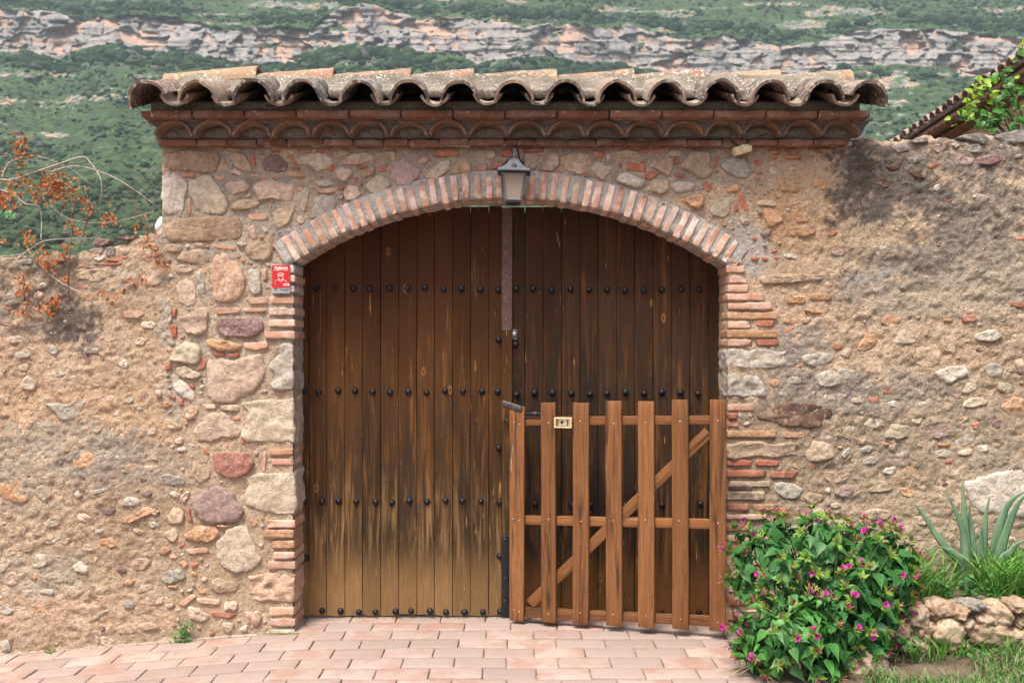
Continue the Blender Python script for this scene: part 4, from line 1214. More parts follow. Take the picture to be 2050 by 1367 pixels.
NST = [0]
def stone(code, pts_px, proud, brickish, parent):
    """one embedded stone: outline traced on the wall plane, domed and roughened towards the viewer"""
    NST[0] += 1
    s = NST[0]
    P = np.array([((x - HX) / S, CAMZ - (y - HY) / S) for x, y in pts_px])
    cen = P.mean(0)
    Q = P - cen
    if not brickish:                                     # cut the corners once
        Q = np.concatenate([[.86 * a + .14 * b_, .14 * a + .86 * b_] for a, b_ in zip(Q, np.roll(Q, -1, 0))])
    per = np.linalg.norm(Q - np.roll(Q, -1, 0), axis=1)
    n = int(np.clip(per.sum() / .013, 14, 46))
    cum = np.concatenate([[0], np.cumsum(per)])
    tt = np.linspace(0, cum[-1], n, endpoint=False)
    Qc = np.vstack([Q, Q[:1]])
    O = np.stack([np.interp(tt, cum, Qc[:, 0]), np.interp(tt, cum, Qc[:, 1])], 1)
    size = math.sqrt(abs(np.sum(O[:, 0] * np.roll(O[:, 1], -1) - O[:, 1] * np.roll(O[:, 0], -1)) / 2)) + .005
    J = np.stack([O[:, 0], O[:, 1], np.zeros(n)], 1)
    jit = .065 * size * fbm(J * 28 + s * 9.1, 2, seed=s) + .0075 * fbm(J * 85 + s * 4.1, 2, seed=s + 1)
    O = O * (1 + (jit / np.maximum(np.linalg.norm(O, axis=1), .01)) * (.45 if brickish else 1))[:, None]
    h = proud
    e_ = min(.30, .007 / size)
    mids = [f for f in (.85, .68, .5, .32, .16) if size > .02]
    if size < .045:
        mids = [.72, .35]
    rings = [(1.03, .05), (1.0, -h * .30), (1 - e_ * .6, -h * .78), (1 - e_ * 1.6, -h * .97)] + [(f * (1 - e_ * 1.6), -h) for f in mids]
    V, Fc = [], []
    for f, y in rings:
        for k in range(n):
            V.append((O[k, 0] * f, y, O[k, 1] * f))
    V.append((0, -h, 0))
    V = np.array(V)
    R = V * np.array([1, 0, 1])
    amp = 1.0 if not brickish else .35
    dn = (.35 * h * vnoise(R * 16 + s * 3.3, s) + .0075 * fbm(R * 34 + s, 3, seed=s + 2) * (1 if size > .03 else .6) + .0035 * fbm(R * 90 + s, 2, seed=s + 3)) * amp
    if code == 'P':
        dn += .010 * np.minimum(0, fbm(R * 55 + s, 3, seed=s + 4))
    V[n:, 1] -= dn[n:]
    if not brickish:                                     # broken planes across the face
        for _ in range(4):
            th = random.uniform(0, 6.28)
            pl = (R[:, 0] * math.cos(th) + R[:, 2] * math.sin(th)) / size
            V[n:, 1] += (np.clip(pl - random.uniform(.0, .4), 0, 1) * h * random.uniform(.1, .9))[n:]
    m = len(rings)
    for i in range(m - 1):
        for k in range(n):
            k2 = (k + 1) % n
            Fc.append((i * n + k, (i + 1) * n + k, (i + 1) * n + k2, i * n + k2))
    for k in range(n):
        Fc.append(((m - 1) * n + k, m * n, (m - 1) * n + (k + 1) % n))
    # outline may run either way round
    area = np.sum(O[:, 0] * np.roll(O[:, 1], -1) - O[:, 1] * np.roll(O[:, 0], -1))
    if area < 0:
        Fc = [f[::-1] for f in Fc]
    o = obj('brick' if brickish else 'stone', V, Fc, STONE[code], None, (cen[0], 0, cen[1]))
    put(o, parent)
    return o

MSK = np.zeros((1400, 2200), bool)           # taken pixels of the wall face
def mark(pts, grow=3):
    xs, ys = [p[0] for p in pts], [p[1] for p in pts]
    x0, x1, y0, y1 = int(min(xs)) - 6, int(max(xs)) + 6, int(min(ys)) - 6, int(max(ys)) + 6
    yy, xx = np.mgrid[max(0, y0):max(1, y1), max(0, x0):max(1, x1)]
    c = (sum(xs) / len(xs), sum(ys) / len(ys))
    ins = np.zeros(xx.shape, bool)
    n = len(pts)
    g = [(c[0] + (x - c[0]) * 1.0 + math.copysign(grow, x - c[0]), c[1] + (y - c[1]) + math.copysign(grow, y - c[1])) for x, y in pts]
    for i in range(n):
        (xa, ya), (xb, yb_) = g[i], g[(i + 1) % n]
        if ya == yb_:
            continue
        cond = ((ya > yy) != (yb_ > yy)) & (xx < (xb - xa) * (yy - ya) / (yb_ - ya) + xa)
        ins ^= cond
    return ins, (slice(max(0, y0), max(1, y1)), slice(max(0, x0), max(1, x1)))
def take(pts, grow=3):
    ins, sl = mark(pts, grow)
    MSK[sl][ins[:MSK[sl].shape[0], :MSK[sl].shape[1]]] = True
def owner(px):
    return left_wall if px < 325 else (gateway if px < 1700 else right_wall)

for zk, txt in TRACE.items():
    ox, oy, sc = ZOOM[zk]
    for item in txt.replace('\n', '').split(';'):
        code, *pp = item.split()
        pts = [(ox + float(p.split(',')[0]) / sc, oy + float(p.split(',')[1]) / sc) for p in pp]
        cx = sum(p[0] for p in pts) / len(pts)
        cy = sum(p[1] for p in pts) / len(pts)
        w = max(p[0] for p in pts) - min(p[0] for p in pts)
        soft = (cx < 318) or (cx > 1560)
        proud = random.uniform(.008, .014) if soft else random.uniform(.013, .020)
        if w > 60:
            proud += .010 if code in 'kw' else .006
        if code in 'br':
            proud = random.uniform(.008, .014)
        stone(code, pts, proud, code in 'br', owner(cx))
        take(pts)

# bricks and dressed stones that turn the corner of the jambs (front x, top y, bottom y, stone)
LJ = [(545, 530, 547, 'w'), (549, 551, 565, 'b'), (545, 572, 586, 'w'), (542, 594, 608, 'b'), (538, 616, 631, 'p'), (539, 640, 654, 'b'), (531, 663, 678, 'b'), (544, 688, 781, 'g'),
      (486, 795, 887, 'y'), (541, 898, 910, 'b'), (544, 918, 930, 'b'), (490, 945, 1028, 'y'), (535, 1040, 1055, 'b'), (528, 1060, 1075, 'o'), (546, 1081, 1096, 'o'),
      (549, 1104, 1117, 'b'), (538, 1122, 1138, 'b'), (494, 1145, 1205, 'P'), (541, 1214, 1231, 'b'), (541, 1237, 1252, 'b'), (541, 1258, 1272, 'w')]
RJ = [(1486, 517, 528, 'b'), (1490, 532, 546, 'b'), (1495, 553, 567, 'b'), (1497, 571, 585, 'b'), (1530, 588, 602, 'b'), (1544, 606, 620, 'b'), (1555, 625, 639, 'o'), (1503, 643, 657, 'b'),
      (1555, 661, 676, 'o'), (1506, 679, 693, 'b'), (1577, 698, 740, 'g'), (1530, 745, 796, 'g'), (1508, 808, 822, 'b'), (1476, 826, 838, 'r'), (1478, 844, 855, 'r'), (1552, 861, 875, 'o'),
      (1600, 884, 915, 't'), (1503, 920, 932, 'r'), (1534, 940, 954, 'r'), (1540, 962, 974, 't'), (1530, 984, 1000, 't'), (1497, 1007, 1020, 'r'), (1534, 1028, 1039, 'b'), (1500, 1048, 1062, 'r'),
      (1540, 1070, 1084, 'b'), (1505, 1092, 1106, 'r'), (1550, 1114, 1130, 'b'), (1510, 1140, 1156, 'r'), (1545, 1166, 1184, 'b'), (1510, 1194, 1210, 'r'), (1550, 1220, 1240, 'b')]
for side, lst in ((-1, LJ), (1, RJ)):
    for k, (px, y0, y1, code) in enumerate(lst):
        xf = (px - HX) / S
        xe = XL + random.uniform(-.004, .006) if side < 0 else XR + random.uniform(-.006, .004)
        z0, z1 = CAMZ - (y1 - HY) / S, CAMZ - (y0 - HY) / S
        w, hgt = abs(xe - xf), z1 - z0
        big = hgt > .07
        front = random.uniform(.012, .020)
        dep = DOOR_Y + front
        V, Fc = rough_box((w, dep, hgt), (16 if w > .15 else 9, 12, 16 if big else 5), .010 if big else .005, .010 if big else .0036, 19 if big else 26, k + 60 + side, .03 if big else .012)
        if code == 'P':
            V = V + np.array([0, 1, 0])[None] * (np.clip(-fbm(V * 50, 3, seed=5), 0, 1) * .016)[:, None] * (V[:, 1] < 0)[:, None]
        if big:                                            # a dressed stone is never a true box
            out_ = np.clip(-side * 0 + (.5 + (V[:, 0] / w) * side), 0, 1)
            V[:, 0] += side * -.030 * out_ * np.clip(vnoise(np.stack([V[:, 2] * 17, V[:, 2] * 0 + k, V[:, 2] * 0], 1), k) + .3, -.2, 1)
            V[:, 2] *= 1 - .22 * out_ ** 3
            V[:, 2] += .011 * vnoise(np.stack([V[:, 0] * 19, V[:, 2] * 9, V[:, 2] * 0 + k], 1), k + 1)
            V[:, 1] -= (V[:, 1] < 0) * (.007 * fbm(V * 30 + k, 3, seed=k + 2) + .006 * vnoise(V * 11 + k, k + 3))
        nm = 'stone' if big or code in 'twyPgk' else 'brick'
        obj(nm, V, Fc, STONE[code], gateway, ((xe + xf) / 2, dep / 2 - front, (z0 + z1) / 2), True)
        x_0, x_1 = sorted((px, 590 if side < 0 else 1457))
        take([(x_0, y0), (x_1, y0), (x_1, y1), (x_0, y1)], 2)
for (x0, x1, y0, y1, code) in ((1514, 1549, 641, 654, 'r'), (1513, 1558, 678, 692, 'r'), (1565, 1611, 864, 876, 'o'), (1511, 1560, 920, 932, 'r'), (1542, 1592, 943, 956, 'r'),
                               (1507, 1549, 1008, 1021, 'o'), (1553, 1577, 1016, 1030, 'r')):
    pts = [(x0, y0), (x1, y0 + 1), (x1, y1), (x0, y1)]
    stone(code, pts, .013, True, gateway)
    take(pts)

# the small stones in between
yy_, xx_ = np.mgrid[0:1400, 0:2200]
Xw, Zw = (xx_ - HX) / S, CAMZ - (yy_ - HY) / S
MSK |= in_opening(Xw, Zw, .03)
MSK |= (np.hypot(Xw - ARC_X, Zw - ARC_Z) < ARC_RO + .015) & (np.hypot(Xw - ARC_X, Zw - ARC_Z) > ARC_R - .02) & (np.abs(np.arctan2(Xw - ARC_X, Zw - ARC_Z)) < ARC_A + .05)
free_left = (xx_ < 330) & (yy_ > HY - (ltop(Xw[0])[None] - CAMZ) * S + 8)
free_gate = (xx_ >= 330) & (xx_ < 1698) & (yy_ > 300)
free_right = (xx_ >= 1700) & (yy_ > HY - (rtop(Xw[0])[None] - CAMZ) * S + 6)
def scatter(n_try, most, x0, x1, y0, y1, smin, smax, codes, proud, region, aspect=(1.1, 2.2)):
    got = 0
    for _ in range(n_try):
        if got >= most:
            break
        cx, cy = random.uniform(x0, x1), random.uniform(y0, y1)
        if not (0 <= cx < 2200 and 0 <= cy < 1400) or not region[int(cy), int(cx)] or MSK[int(cy), int(cx)]:
            continue
        r_ = smin + (smax - smin) * random.random() ** 1.8
        asp = random.uniform(*aspect)
        n = random.randint(5, 8)
        rot = random.gauss(0, .25)
        pts = []
        for k in range(n):
            a = 2 * math.pi * k / n + random.uniform(-.3, .3)
            q_ = random.uniform(.75, 1.15)
            x_, y_ = r_ * math.sqrt(asp) * math.cos(a) * q_, r_ / math.sqrt(asp) * math.sin(a) * q_
            pts.append((cx + x_ * math.cos(rot) - y_ * math.sin(rot), cy + x_ * math.sin(rot) + y_ * math.cos(rot)))
        ins, sl = mark(pts, 1.5)
        sub = MSK[sl]
        if sub.shape != ins.shape or (sub & ins).any() or (~region[sl] & ins).any():
            continue
        code = random.choice(codes)
        stone(code, pts, random.uniform(*proud), code in 'br', owner(cx))
        take(pts, 2)
        got += 1
    return got
scatter(5000, 34, 335, 600, 300, 800, 3.5, 11, 'ttpgwrrb', (.007, .012), free_gate)
scatter(5000, 40, 335, 600, 800, 1270, 4, 13, 'tptoowrgpb', (.007, .013), free_gate)
scatter(7000, 44, 560, 1560, 300, 520, 3.5, 11, 'ttpgwrrrn', (.007, .012), free_gate)
scatter(6000, 18, 1560, 1698, 320, 1250, 5, 15, 'totpgwyr', (.005, .011), free_gate)
scatter(3000, 9, 1560, 1698, 640, 1250, 16, 26, 'tgyt', (.005, .011), free_gate, (1.2, 2.2))
scatter(6000, 28, 1460, 1698, 640, 1250, 5, 15, 'togygwtrm', (.006, .013), free_gate)
scatter(4000, 30, 1700, 2140, 640, 1200, 15, 32, 'tygtgyt', (.005, .011), free_right, (1.2, 2.4))
scatter(6000, 70, 1700, 2140, 630, 1200, 4, 15, 'tgygttpomdty', (.006, .013), free_right)
scatter(3000, 16, 1700, 2140, 330, 630, 4, 10, 'ltgpwt', (.004, .009), free_right)
scatter(3000, 22, 0, 330, 860, 1300, 14, 28, 'tytgpt', (.004, .009), free_left, (1.2, 2.6))
scatter(5000, 45, 0, 330, 860, 1320, 4, 12, 'tgpytpogtd', (.005, .011), free_left)
scatter(4000, 24, 0, 330, 520, 860, 4, 13, 'tpgplptg', (.003, .008), free_left)
# ------------------------------------------------------------------ cornice and roof of the gateway
def barrel(L, r0, r1, th, arc=math.pi, seg=14, nl=7, seed=0, amp=.003):
    """a barrel tile: axis along +y from 0 to L, opening downwards"""
    V, Fc = [], []
    for j in range(nl + 1):
        t = j / nl
        r_ = r0 + (r1 - r0) * t
        for lay in (0, 1):
            for k in range(seg + 1):
                a = -arc / 2 + arc * k / seg
                q_ = r_ - th * lay
                V.append((q_ * math.sin(a), t * L, q_ * math.cos(a)))
    V = np.array(V)
    n = amp * fbm(V * 22 + seed * 5, 3, seed=seed) + amp * .9 * vnoise(V * 7 + seed, seed + 1)
    V[:, 2] += n
    V[:, 0] += n * .6
    V[:, 1] += (np.abs(V[:, 1]) < 1e-6) * .008 * vnoise(V * 19 + seed, seed + 2)
    w = 2 * (seg + 1)
    for j in range(nl):
        for k in range(seg):
            o0, o1 = j * w + k, (j + 1) * w + k
            i0, i1 = o0 + seg + 1, o1 + seg + 1
            Fc += [(o0, o0 + 1, o1 + 1, o1), (i0, i1, i1 + 1, i0 + 1)]
        for k in (0, seg):
            o0, o1 = j * w + k, (j + 1) * w + k
            f = (o0, o1, o1 + seg + 1, o0 + seg + 1)
            Fc.append(f if k == 0 else f[::-1])
    for j in (0, nl):
        for k in range(seg):
            o0 = j * w + k
            f = (o0, o0 + seg + 1, o0 + seg + 2, o0 + 1)
            Fc.append(f if j == 0 else f[::-1])
    return V, Fc

def edge_split(me, ang=40):
    """sharp rims without touching the smooth faces"""
    bm = bmesh.new()
    bm.from_mesh(me)
    sharp = [e_ for e_ in bm.edges if len(e_.link_faces) == 2 and e_.calc_face_angle(0) > math.radians(ang)]
    bmesh.ops.split_edges(bm, edges=sharp)
    bm.to_mesh(me)
    bm.free()
    return me

CX0, CX1 = -1.885, 1.815
CXM = (CX0 + CX1) / 2
def rough_sheet_box(name, x0, x1, y0, y1, z0, z1, mat, parent, amp=.004, seed=1):
    V, Fc = rough_box((x1 - x0, y1 - y0, z1 - z0), (120, 8, 5), .006, amp, 13, seed)
    return obj(name, V + np.array([(x0 + x1) / 2, (y0 + y1) / 2, (z0 + z1) / 2]), Fc, mat, parent)

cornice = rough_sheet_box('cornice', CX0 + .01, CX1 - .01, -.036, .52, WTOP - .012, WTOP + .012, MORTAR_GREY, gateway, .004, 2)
rough_sheet_box('mortar_bed', CX0 - .002, CX1 + .002, -.045, .52, 2.606, 2.690, MORTAR_SHADED, cornice, .006, 3)
rough_sheet_box('mortar_bed', CX0 - .02, CX1 + .02, -.120, .52, 2.692, 2.726, MORTAR_SHADED, cornice, .005, 4)
rough_sheet_box('mortar_bed', CX0 - .005, CX1 + .005, -.128, .52, 2.672, 2.694, MORTAR_SHADED, cornice, .005, 5)

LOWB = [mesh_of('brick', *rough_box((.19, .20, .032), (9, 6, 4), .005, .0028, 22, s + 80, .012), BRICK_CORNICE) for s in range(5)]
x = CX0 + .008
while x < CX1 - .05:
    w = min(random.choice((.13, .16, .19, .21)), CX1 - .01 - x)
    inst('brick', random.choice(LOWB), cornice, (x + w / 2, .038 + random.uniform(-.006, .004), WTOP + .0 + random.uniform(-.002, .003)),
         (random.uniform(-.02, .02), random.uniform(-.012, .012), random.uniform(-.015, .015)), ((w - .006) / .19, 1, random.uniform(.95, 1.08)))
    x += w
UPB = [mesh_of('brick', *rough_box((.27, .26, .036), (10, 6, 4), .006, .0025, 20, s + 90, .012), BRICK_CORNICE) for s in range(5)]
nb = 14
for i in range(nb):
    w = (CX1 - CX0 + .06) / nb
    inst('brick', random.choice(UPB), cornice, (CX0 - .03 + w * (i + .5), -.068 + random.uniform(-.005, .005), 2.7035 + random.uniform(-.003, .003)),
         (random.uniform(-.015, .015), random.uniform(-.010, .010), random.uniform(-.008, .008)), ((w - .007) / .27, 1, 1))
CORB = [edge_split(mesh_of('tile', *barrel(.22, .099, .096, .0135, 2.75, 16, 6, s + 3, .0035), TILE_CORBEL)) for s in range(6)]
for i in range(18):
    px = 347 + 78.65 * i
    p = at(px, 280, -.135)
    inst('tile', random.choice(CORB), cornice, (p.x + random.uniform(-.004, .004), -.137 + random.uniform(-.006, .006), 2.592 + random.uniform(-.003, .003)),
         (random.uniform(-.01, .02), random.uniform(-.05, .05), random.uniform(-.05, .05)), (1.03, 1, .95 + random.uniform(-.04, .04)))
    # mortar packed into the tile
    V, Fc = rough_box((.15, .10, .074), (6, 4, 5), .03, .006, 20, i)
    obj('mortar_plug', V, Fc, MORTAR_SHADED, cornice, (p.x, -.002, 2.640))
    # and the mortar wedge between this tile and the next
    xw = p.x + 78.65 / 384.5 / 2 - .0005
    wd = [(-.060, 2.685), (.060, 2.685), (.030, 2.655), (.012, 2.630), (.003, 2.606), (-.003, 2.606), (-.012, 2.630), (-.030, 2.655)]
    V = np.array([(xw + a_, y_, z_) for y_ in (-.118, -.03) for a_, z_ in wd])
    V[:8, 1] += .006 * vnoise(V[:8] * 30, 7)
    obj('mortar_wedge', V, [tuple(range(8)), tuple(range(15, 7, -1))] + [(k_, 8 + k_, 8 + (k_ + 1) % 8, (k_ + 1) % 8) for k_ in range(8)], MORTAR_SHADED, cornice, None, False)

# roof bed: two slopes meeting under the ridge
RY = .205
PITCH = math.radians(19)
def zroof(y):
    return 2.742 + (y + .27) * math.tan(PITCH) if y <= RY else 2.742 + (2 * RY - y + .27) * math.tan(PITCH)
ys = [-.12, -.08, 0, .1, RY, .31, .41, .51, .61]
xs = np.linspace(CX0 - .0, CX1 + .0, 90)
V, Fc = [], []
for x_ in xs:
    for y_ in ys:
        V.append((x_, y_, zroof(y_) - .012))
    for y_ in ys:
        V.append((x_, y_, 2.725))
k = len(ys)
for i in range(len(xs) - 1):
    a, b_ = i * 2 * k, (i + 1) * 2 * k
    for j in range(k - 1):
        Fc.append((a + j, b_ + j, b_ + j + 1, a + j + 1))
        Fc.append((a + k + j, a + k + j + 1, b_ + k + j + 1, b_ + k + j))
    Fc.append((a, a + k, b_ + k, b_))
    Fc.append((a + k - 1, b_ + k - 1, b_ + 2 * k - 1, a + 2 * k - 1))
Fc.append(tuple(range(k)) + tuple(range(2 * k - 1, k - 1, -1)))
e0 = (len(xs) - 1) * 2 * k
Fc.append(tuple(e0 + j for j in range(k - 1, -1, -1)) + tuple(e0 + k + j for j in range(k)))
V = np.array(V)
V[:, 2] += .006 * fbm(V * 12, 3, seed=8)
roof = obj('roof', V, Fc, RIDGE_MORTAR, gateway)

COVER_PX = [300, 397, 507, 606, 719, 819, 921, 1029, 1131, 1235, 1334, 1442, 1543, 1649, 1737]
COV = [edge_split(mesh_of('tile', *barrel(.46, .103, .086, .0135, 3.0, 18, 9, s + 13, .0045), TILE)) for s in range(8)]
PAN = [edge_split(mesh_of('tile', *barrel(.44, .074, .095, .013, 2.75, 14, 7, s + 33, .004), TILE)) for s in range(5)]
cov_x = [at(px, 200, -.27).x for px in COVER_PX]
for i, cx_ in enumerate(cov_x):
    tilt = -.40 if i == 0 else (.30 if i == len(cov_x) - 1 else random.uniform(-.07, .07))
    y0 = -.275 + random.uniform(-.014, .010)
    inst('tile', random.choice(COV), roof, (cx_, y0, zroof(y0) - .004 + random.uniform(-.004, .004)),
         (PITCH + random.uniform(-.02, .02), tilt, random.uniform(-.06, .06) + (-.12 if i == 0 else (.14 if i == len(cov_x) - 1 else 0))), (1.0, 1, 1.15 + random.uniform(-.06, .06)))
for i in range(len(cov_x) - 1):
    y0 = -.272 + random.uniform(-.012, .010)
    xm = (cov_x[i] + cov_x[i + 1]) / 2
    inst('tile', random.choice(PAN), roof, (xm, y0, zroof(y0) + .055 + random.uniform(-.003, .003)),
         (-PITCH, math.pi + random.uniform(-.04, .04), random.uniform(-.03, .03)), (1.0, 1, .95))
    V, Fc = rough_box((.11, .20, .05), (5, 7, 3), .02, .008, 18, i + 40)
    obj('mortar_fill', V, Fc, RIDGE_MORTAR, roof, (xm, .0, zroof(.0) + .030)).rotation_euler = (PITCH, 0, 0)

# ridge: a mortar bank with barrel tiles laid along it
nx, rows_ = 330, [(-.035, .062), (.015, .085), (.06, .115), (.085, .15), (.105, .185), (.20, .20), (.30, .185), (.33, .10), (.40, .03)]
xs = np.linspace(-1.80, 1.79, nx)
V = np.array([(x_, y_, zroof(min(y_, 2 * RY - y_)) * 0 + 2.815 + z_ * .92) for x_ in xs for (y_, z_) in rows_])
V[:, 2] += .012 * fbm(V * 10, 3, seed=81) + .005 * fbm(V * 45, 2, seed=82)
V[:, 1] += .010 * fbm(V * 13 + 4, 3, seed=83)
k = len(rows_)
Fc = [(i * k + j, (i + 1) * k + j, (i + 1) * k + j + 1, i * k + j + 1) for i in range(nx - 1) for j in range(k - 1)]
Fc += [tuple(range(k - 1, -1, -1)), tuple((nx - 1) * k + j for j in range(k))]
obj('ridge_bank', V, Fc, RIDGE_MORTAR, roof)
RIDGE_PX = [(338, 515), (515, 668), (668, 822), (822, 948), (950, 1113), (1113, 1268), (1268, 1408), (1408, 1560), (1560, 1705)]
for i, (a, b_) in enumerate(RIDGE_PX):
    xa, xb = at(a, 150, .14).x, at(b_, 150, .14).x
    L = xb - xa + .035
    me = edge_split(mesh_of('ridge_tile', *barrel(L, .082, .104, .014, 2.9, 16, 9, i + 51, .004), TILE_RIDGE))
    o = inst('ridge_tile', me, roof, (xa - .03, RY - .01 + random.uniform(-.008, .008), 2.925 + random.uniform(-.004, .004)),
             (0, 0, -math.pi / 2))
    o.rotation_euler = (Matrix.Rotation(-math.pi / 2, 4, 'Z') @ Matrix.Rotation(math.radians(random.uniform(1.2, 2.6)), 4, 'X')).to_euler()
    o.scale = (1, 1, 1.0)
# ------------------------------------------------------------------ the double door
DTOP, DBOT = 2.288, .012
def board_geo(w, t, z0, z1, bev=.0022, zn=30, seed=0, notch=True):
    """one door board, front at y=0 (towards -y), with eased edges; z is the height above the sill"""
    prof = [(-w / 2, t), (-w / 2, bev), (-w / 2 + bev, 0), (-w / 4, -.0004), (0, 0), (w / 4, -.0004), (w / 2 - bev, 0), (w / 2, bev), (w / 2, t)]
    V, Fc = [], []
    k = len(prof)
    for i in range(zn + 1):
        z = z0 + (z1 - z0) * i / zn
        for (x_, y_) in prof:
            V.append((x_, y_, z))
    V = np.array(V)
    s = seed * 3.7
    wob = vnoise(np.stack([V[:, 2] * 3 + s, V[:, 0] * 0, V[:, 0] * 0 + s], 1), seed) * .0016
    V[:, 0] += wob * (np.abs(V[:, 0]) > w * .4)
    if notch:                                            # frayed foot of the board
        V[:k, 2] += np.clip(vnoise(np.stack([V[:k, 0] * 60 + s, np.zeros(k), np.full(k, s)], 1), seed + 3), -.3, 1) * .010
    for i in range(zn):
        for j in range(k - 1):
            Fc.append((i * k + j, i * k + j + 1, (i + 1) * k + j + 1, (i + 1) * k + j))
        Fc.append((i * k + k - 1, i * k, (i + 1) * k, (i + 1) * k + k - 1))
    Fc.append(tuple(range(k - 1, -1, -1)))
    Fc.append(tuple(zn * k + j for j in range(k)))
    return V, Fc

def dx(px, y=DOOR_Y):
    return (px - HX) * (y - CAMY) / F
def dz(py, y=DOOR_Y):
    return CAMZ - (py - HY) * (y - CAMY) / F

stud_prof = [(.0205, 0), (.0205, .003), (.0175, .0065), (.0155, .0105), (.011, .0145), (.006, .0165), (.0005, .017)]
STUD = mesh_of('stud', *xform(lathe_geo(stud_prof, 14), Matrix.Rotation(math.pi / 2, 4, 'X')), IRON)
door_l = thing('door_leaf', 'weathered brown plank door leaf with the studded overlapping centre strip', 'door', (dx(605), DOOR_Y, 0))
door_r = thing('door_leaf', 'dark stained plank door leaf standing behind the orange picket gate', 'door', (dx(1448), DOOR_Y, 0))
LP = [603, 618, 653.5, 690.6, 725.5, 762, 798, 834.6, 869.7, 905.7, 942, 978.6, 1005]
RP = [1020, 1051, 1087, 1124, 1161, 1197.5, 1234, 1270.5, 1307.5, 1344, 1381.6, 1418.7, 1448]
for root, lst, mat, yy in ((door_l, LP, DOOR_L, DOOR_Y), (door_r, RP, DOOR_R, DOOR_Y + .004)):
    for i in range(len(lst) - 1):
        xa, xb = dx(lst[i]), dx(lst[i + 1])
        o = obj('plank', *board_geo(xb - xa - .0026, .03, DBOT + random.uniform(-.003, .004), DTOP + random.uniform(-.004, .004), seed=i + (50 if root is door_r else 0)), mat, None,
                ((xa + xb) / 2, yy + random.uniform(-.001, .0015), 0), False)
        put(o, root)
    # ledges behind the boards
    xa, xb = dx(lst[0]), dx(lst[-1])
    for z in (.35, 1.15, 1.95):
        put(obj('ledge', *box_geo((xa + xb) / 2, yy + .048, z, xb - xa, .032, .12), mat, None, None, False), root)
    put(obj('backing_board', *box_geo((xa + xb) / 2, yy + .0335, (DTOP + DBOT) / 2, xb - xa, .004, DTOP - DBOT - .06), IRON, None, None, False), root)
studs_l = [(y, x) for y, xs_ in ((578, (635, 672, 708, 740, 780, 816, 851, 888, 924, 962, 997)), (783, (609, 638, 677, 711, 746, 781, 818, 854, 891, 927, 965, 997)),
                                 (1003, (610, 645, 678, 713, 752, 785, 820, 855, 892, 926, 963, 1000)), (1223, (645, 682, 718, 752, 792, 823, 861, 893, 930, 967, 1001)),
                                 (678, (998,)), (898, (999,)), (1114, (613, 1001))) for x in xs_]
studs_r = [(y, x) for y, xs_ in ((580, (1033, 1067, 1104, 1142, 1179, 1215, 1251, 1288, 1325, 1363, 1399)), (787, (1034, 1070, 1106, 1144, 1181, 1215, 1252, 1289, 1325, 1362, 1397)),
                                 (1009, (1036, 1071, 1107, 1144, 1183, 1215, 1251, 1288, 1325, 1363, 1402)), (1226, (1036, 1071, 1107, 1140, 1183, 1217, 1252, 1289, 1325, 1362, 1399)),
                                 (687, (1032,))) for x in xs_]
for root, lst in ((door_l, studs_l), (door_r, studs_r)):
    for (y, x) in lst:
        sc_ = random.uniform(.82, .95)
        put(inst('stud', STUD, None, (dx(x), DOOR_Y - .0005, dz(y + random.uniform(-2.5, 2.5))), (0, 0, 0), (sc_, 1, sc_)), root)
# the strip that covers the meeting edges: dark above, pale below with a step for the lock
xa, xb = dx(1004.5, .215), dx(1026, .215)
o = obj('cover_strip', *board_geo(xb - xa, .016, dz(659, .213), DTOP - .01, .003, 24, 91, False), STRIP_TOP, None, ((xa + xb) / 2, .213, 0), False)
put(o, door_l)['label'] = 'dark upper cover strip'
o = obj('cover_strip', *board_geo(xb - xa - .002, .014, DBOT, dz(661, .215), .003, 30, 92, True), DOOR_L, None, ((xa + xb) / 2 - .001, .2145, 0), False)
put(o, door_l)['label'] = 'paler lower cover strip'
for (px, py) in ((1012, 482), (1013, 505), (1014, 552), (1013, 595), (1013, 640)):
    put(obj('nail', *xform(lathe_geo([(.003, 0), (.0025, .0015), (.0003, .002)], 8), Matrix.Translation((dx(px, .213), .2125, dz(py, .213))) @ Matrix.Rotation(math.pi / 2, 4, 'X')), SCREW, None), door_l)
V, Fc = rough_box((.042, .006, .060), (4, 2, 4), .002, .0006, 30, 5)
put(obj('lock_plate', V, Fc, STEEL, None, (dx(1029), DOOR_Y - .002, dz(670))), door_r)
put(obj('lock_cylinder', *xform(lathe_geo([(.011, 0), (.011, .004), (.008, .006), (.0004, .006)], 14), Matrix.Translation((dx(1030), DOOR_Y - .005, dz(668))) @ Matrix.Rotation(math.pi / 2, 4, 'X')), SCREW, None), door_r)
V, Fc = rough_box((dx(1024) - dx(1003.5), .005, dz(1070) - DBOT - .004), (4, 2, 18), .0015, .0012, 12, 6)
kp = put(obj('kick_plate', V, Fc, IRON, None, ((dx(1024) + dx(1003.5)) / 2, .2095, (dz(1070) + DBOT) / 2)), door_l)
for py in (1078, 1157, 1202):
    put(obj('rivet', *xform(lathe_geo([(.0055, 0), (.005, .002), (.003, .0035), (.0003, .004)], 10), Matrix.Translation((dx(1010, .207), .207, dz(py, .207))) @ Matrix.Rotation(math.pi / 2, 4, 'X')), STEEL, None), door_l)
# rusty ring pull stub beside the picket gate
put(obj('door_pull', *tube_geo(spline([(dx(1010), .212, dz(842)), (dx(1012), .196, dz(838)), (dx(1017), .190, dz(843)), (dx(1020), .196, dz(848))], 4), .004), RUST, None), door_l)

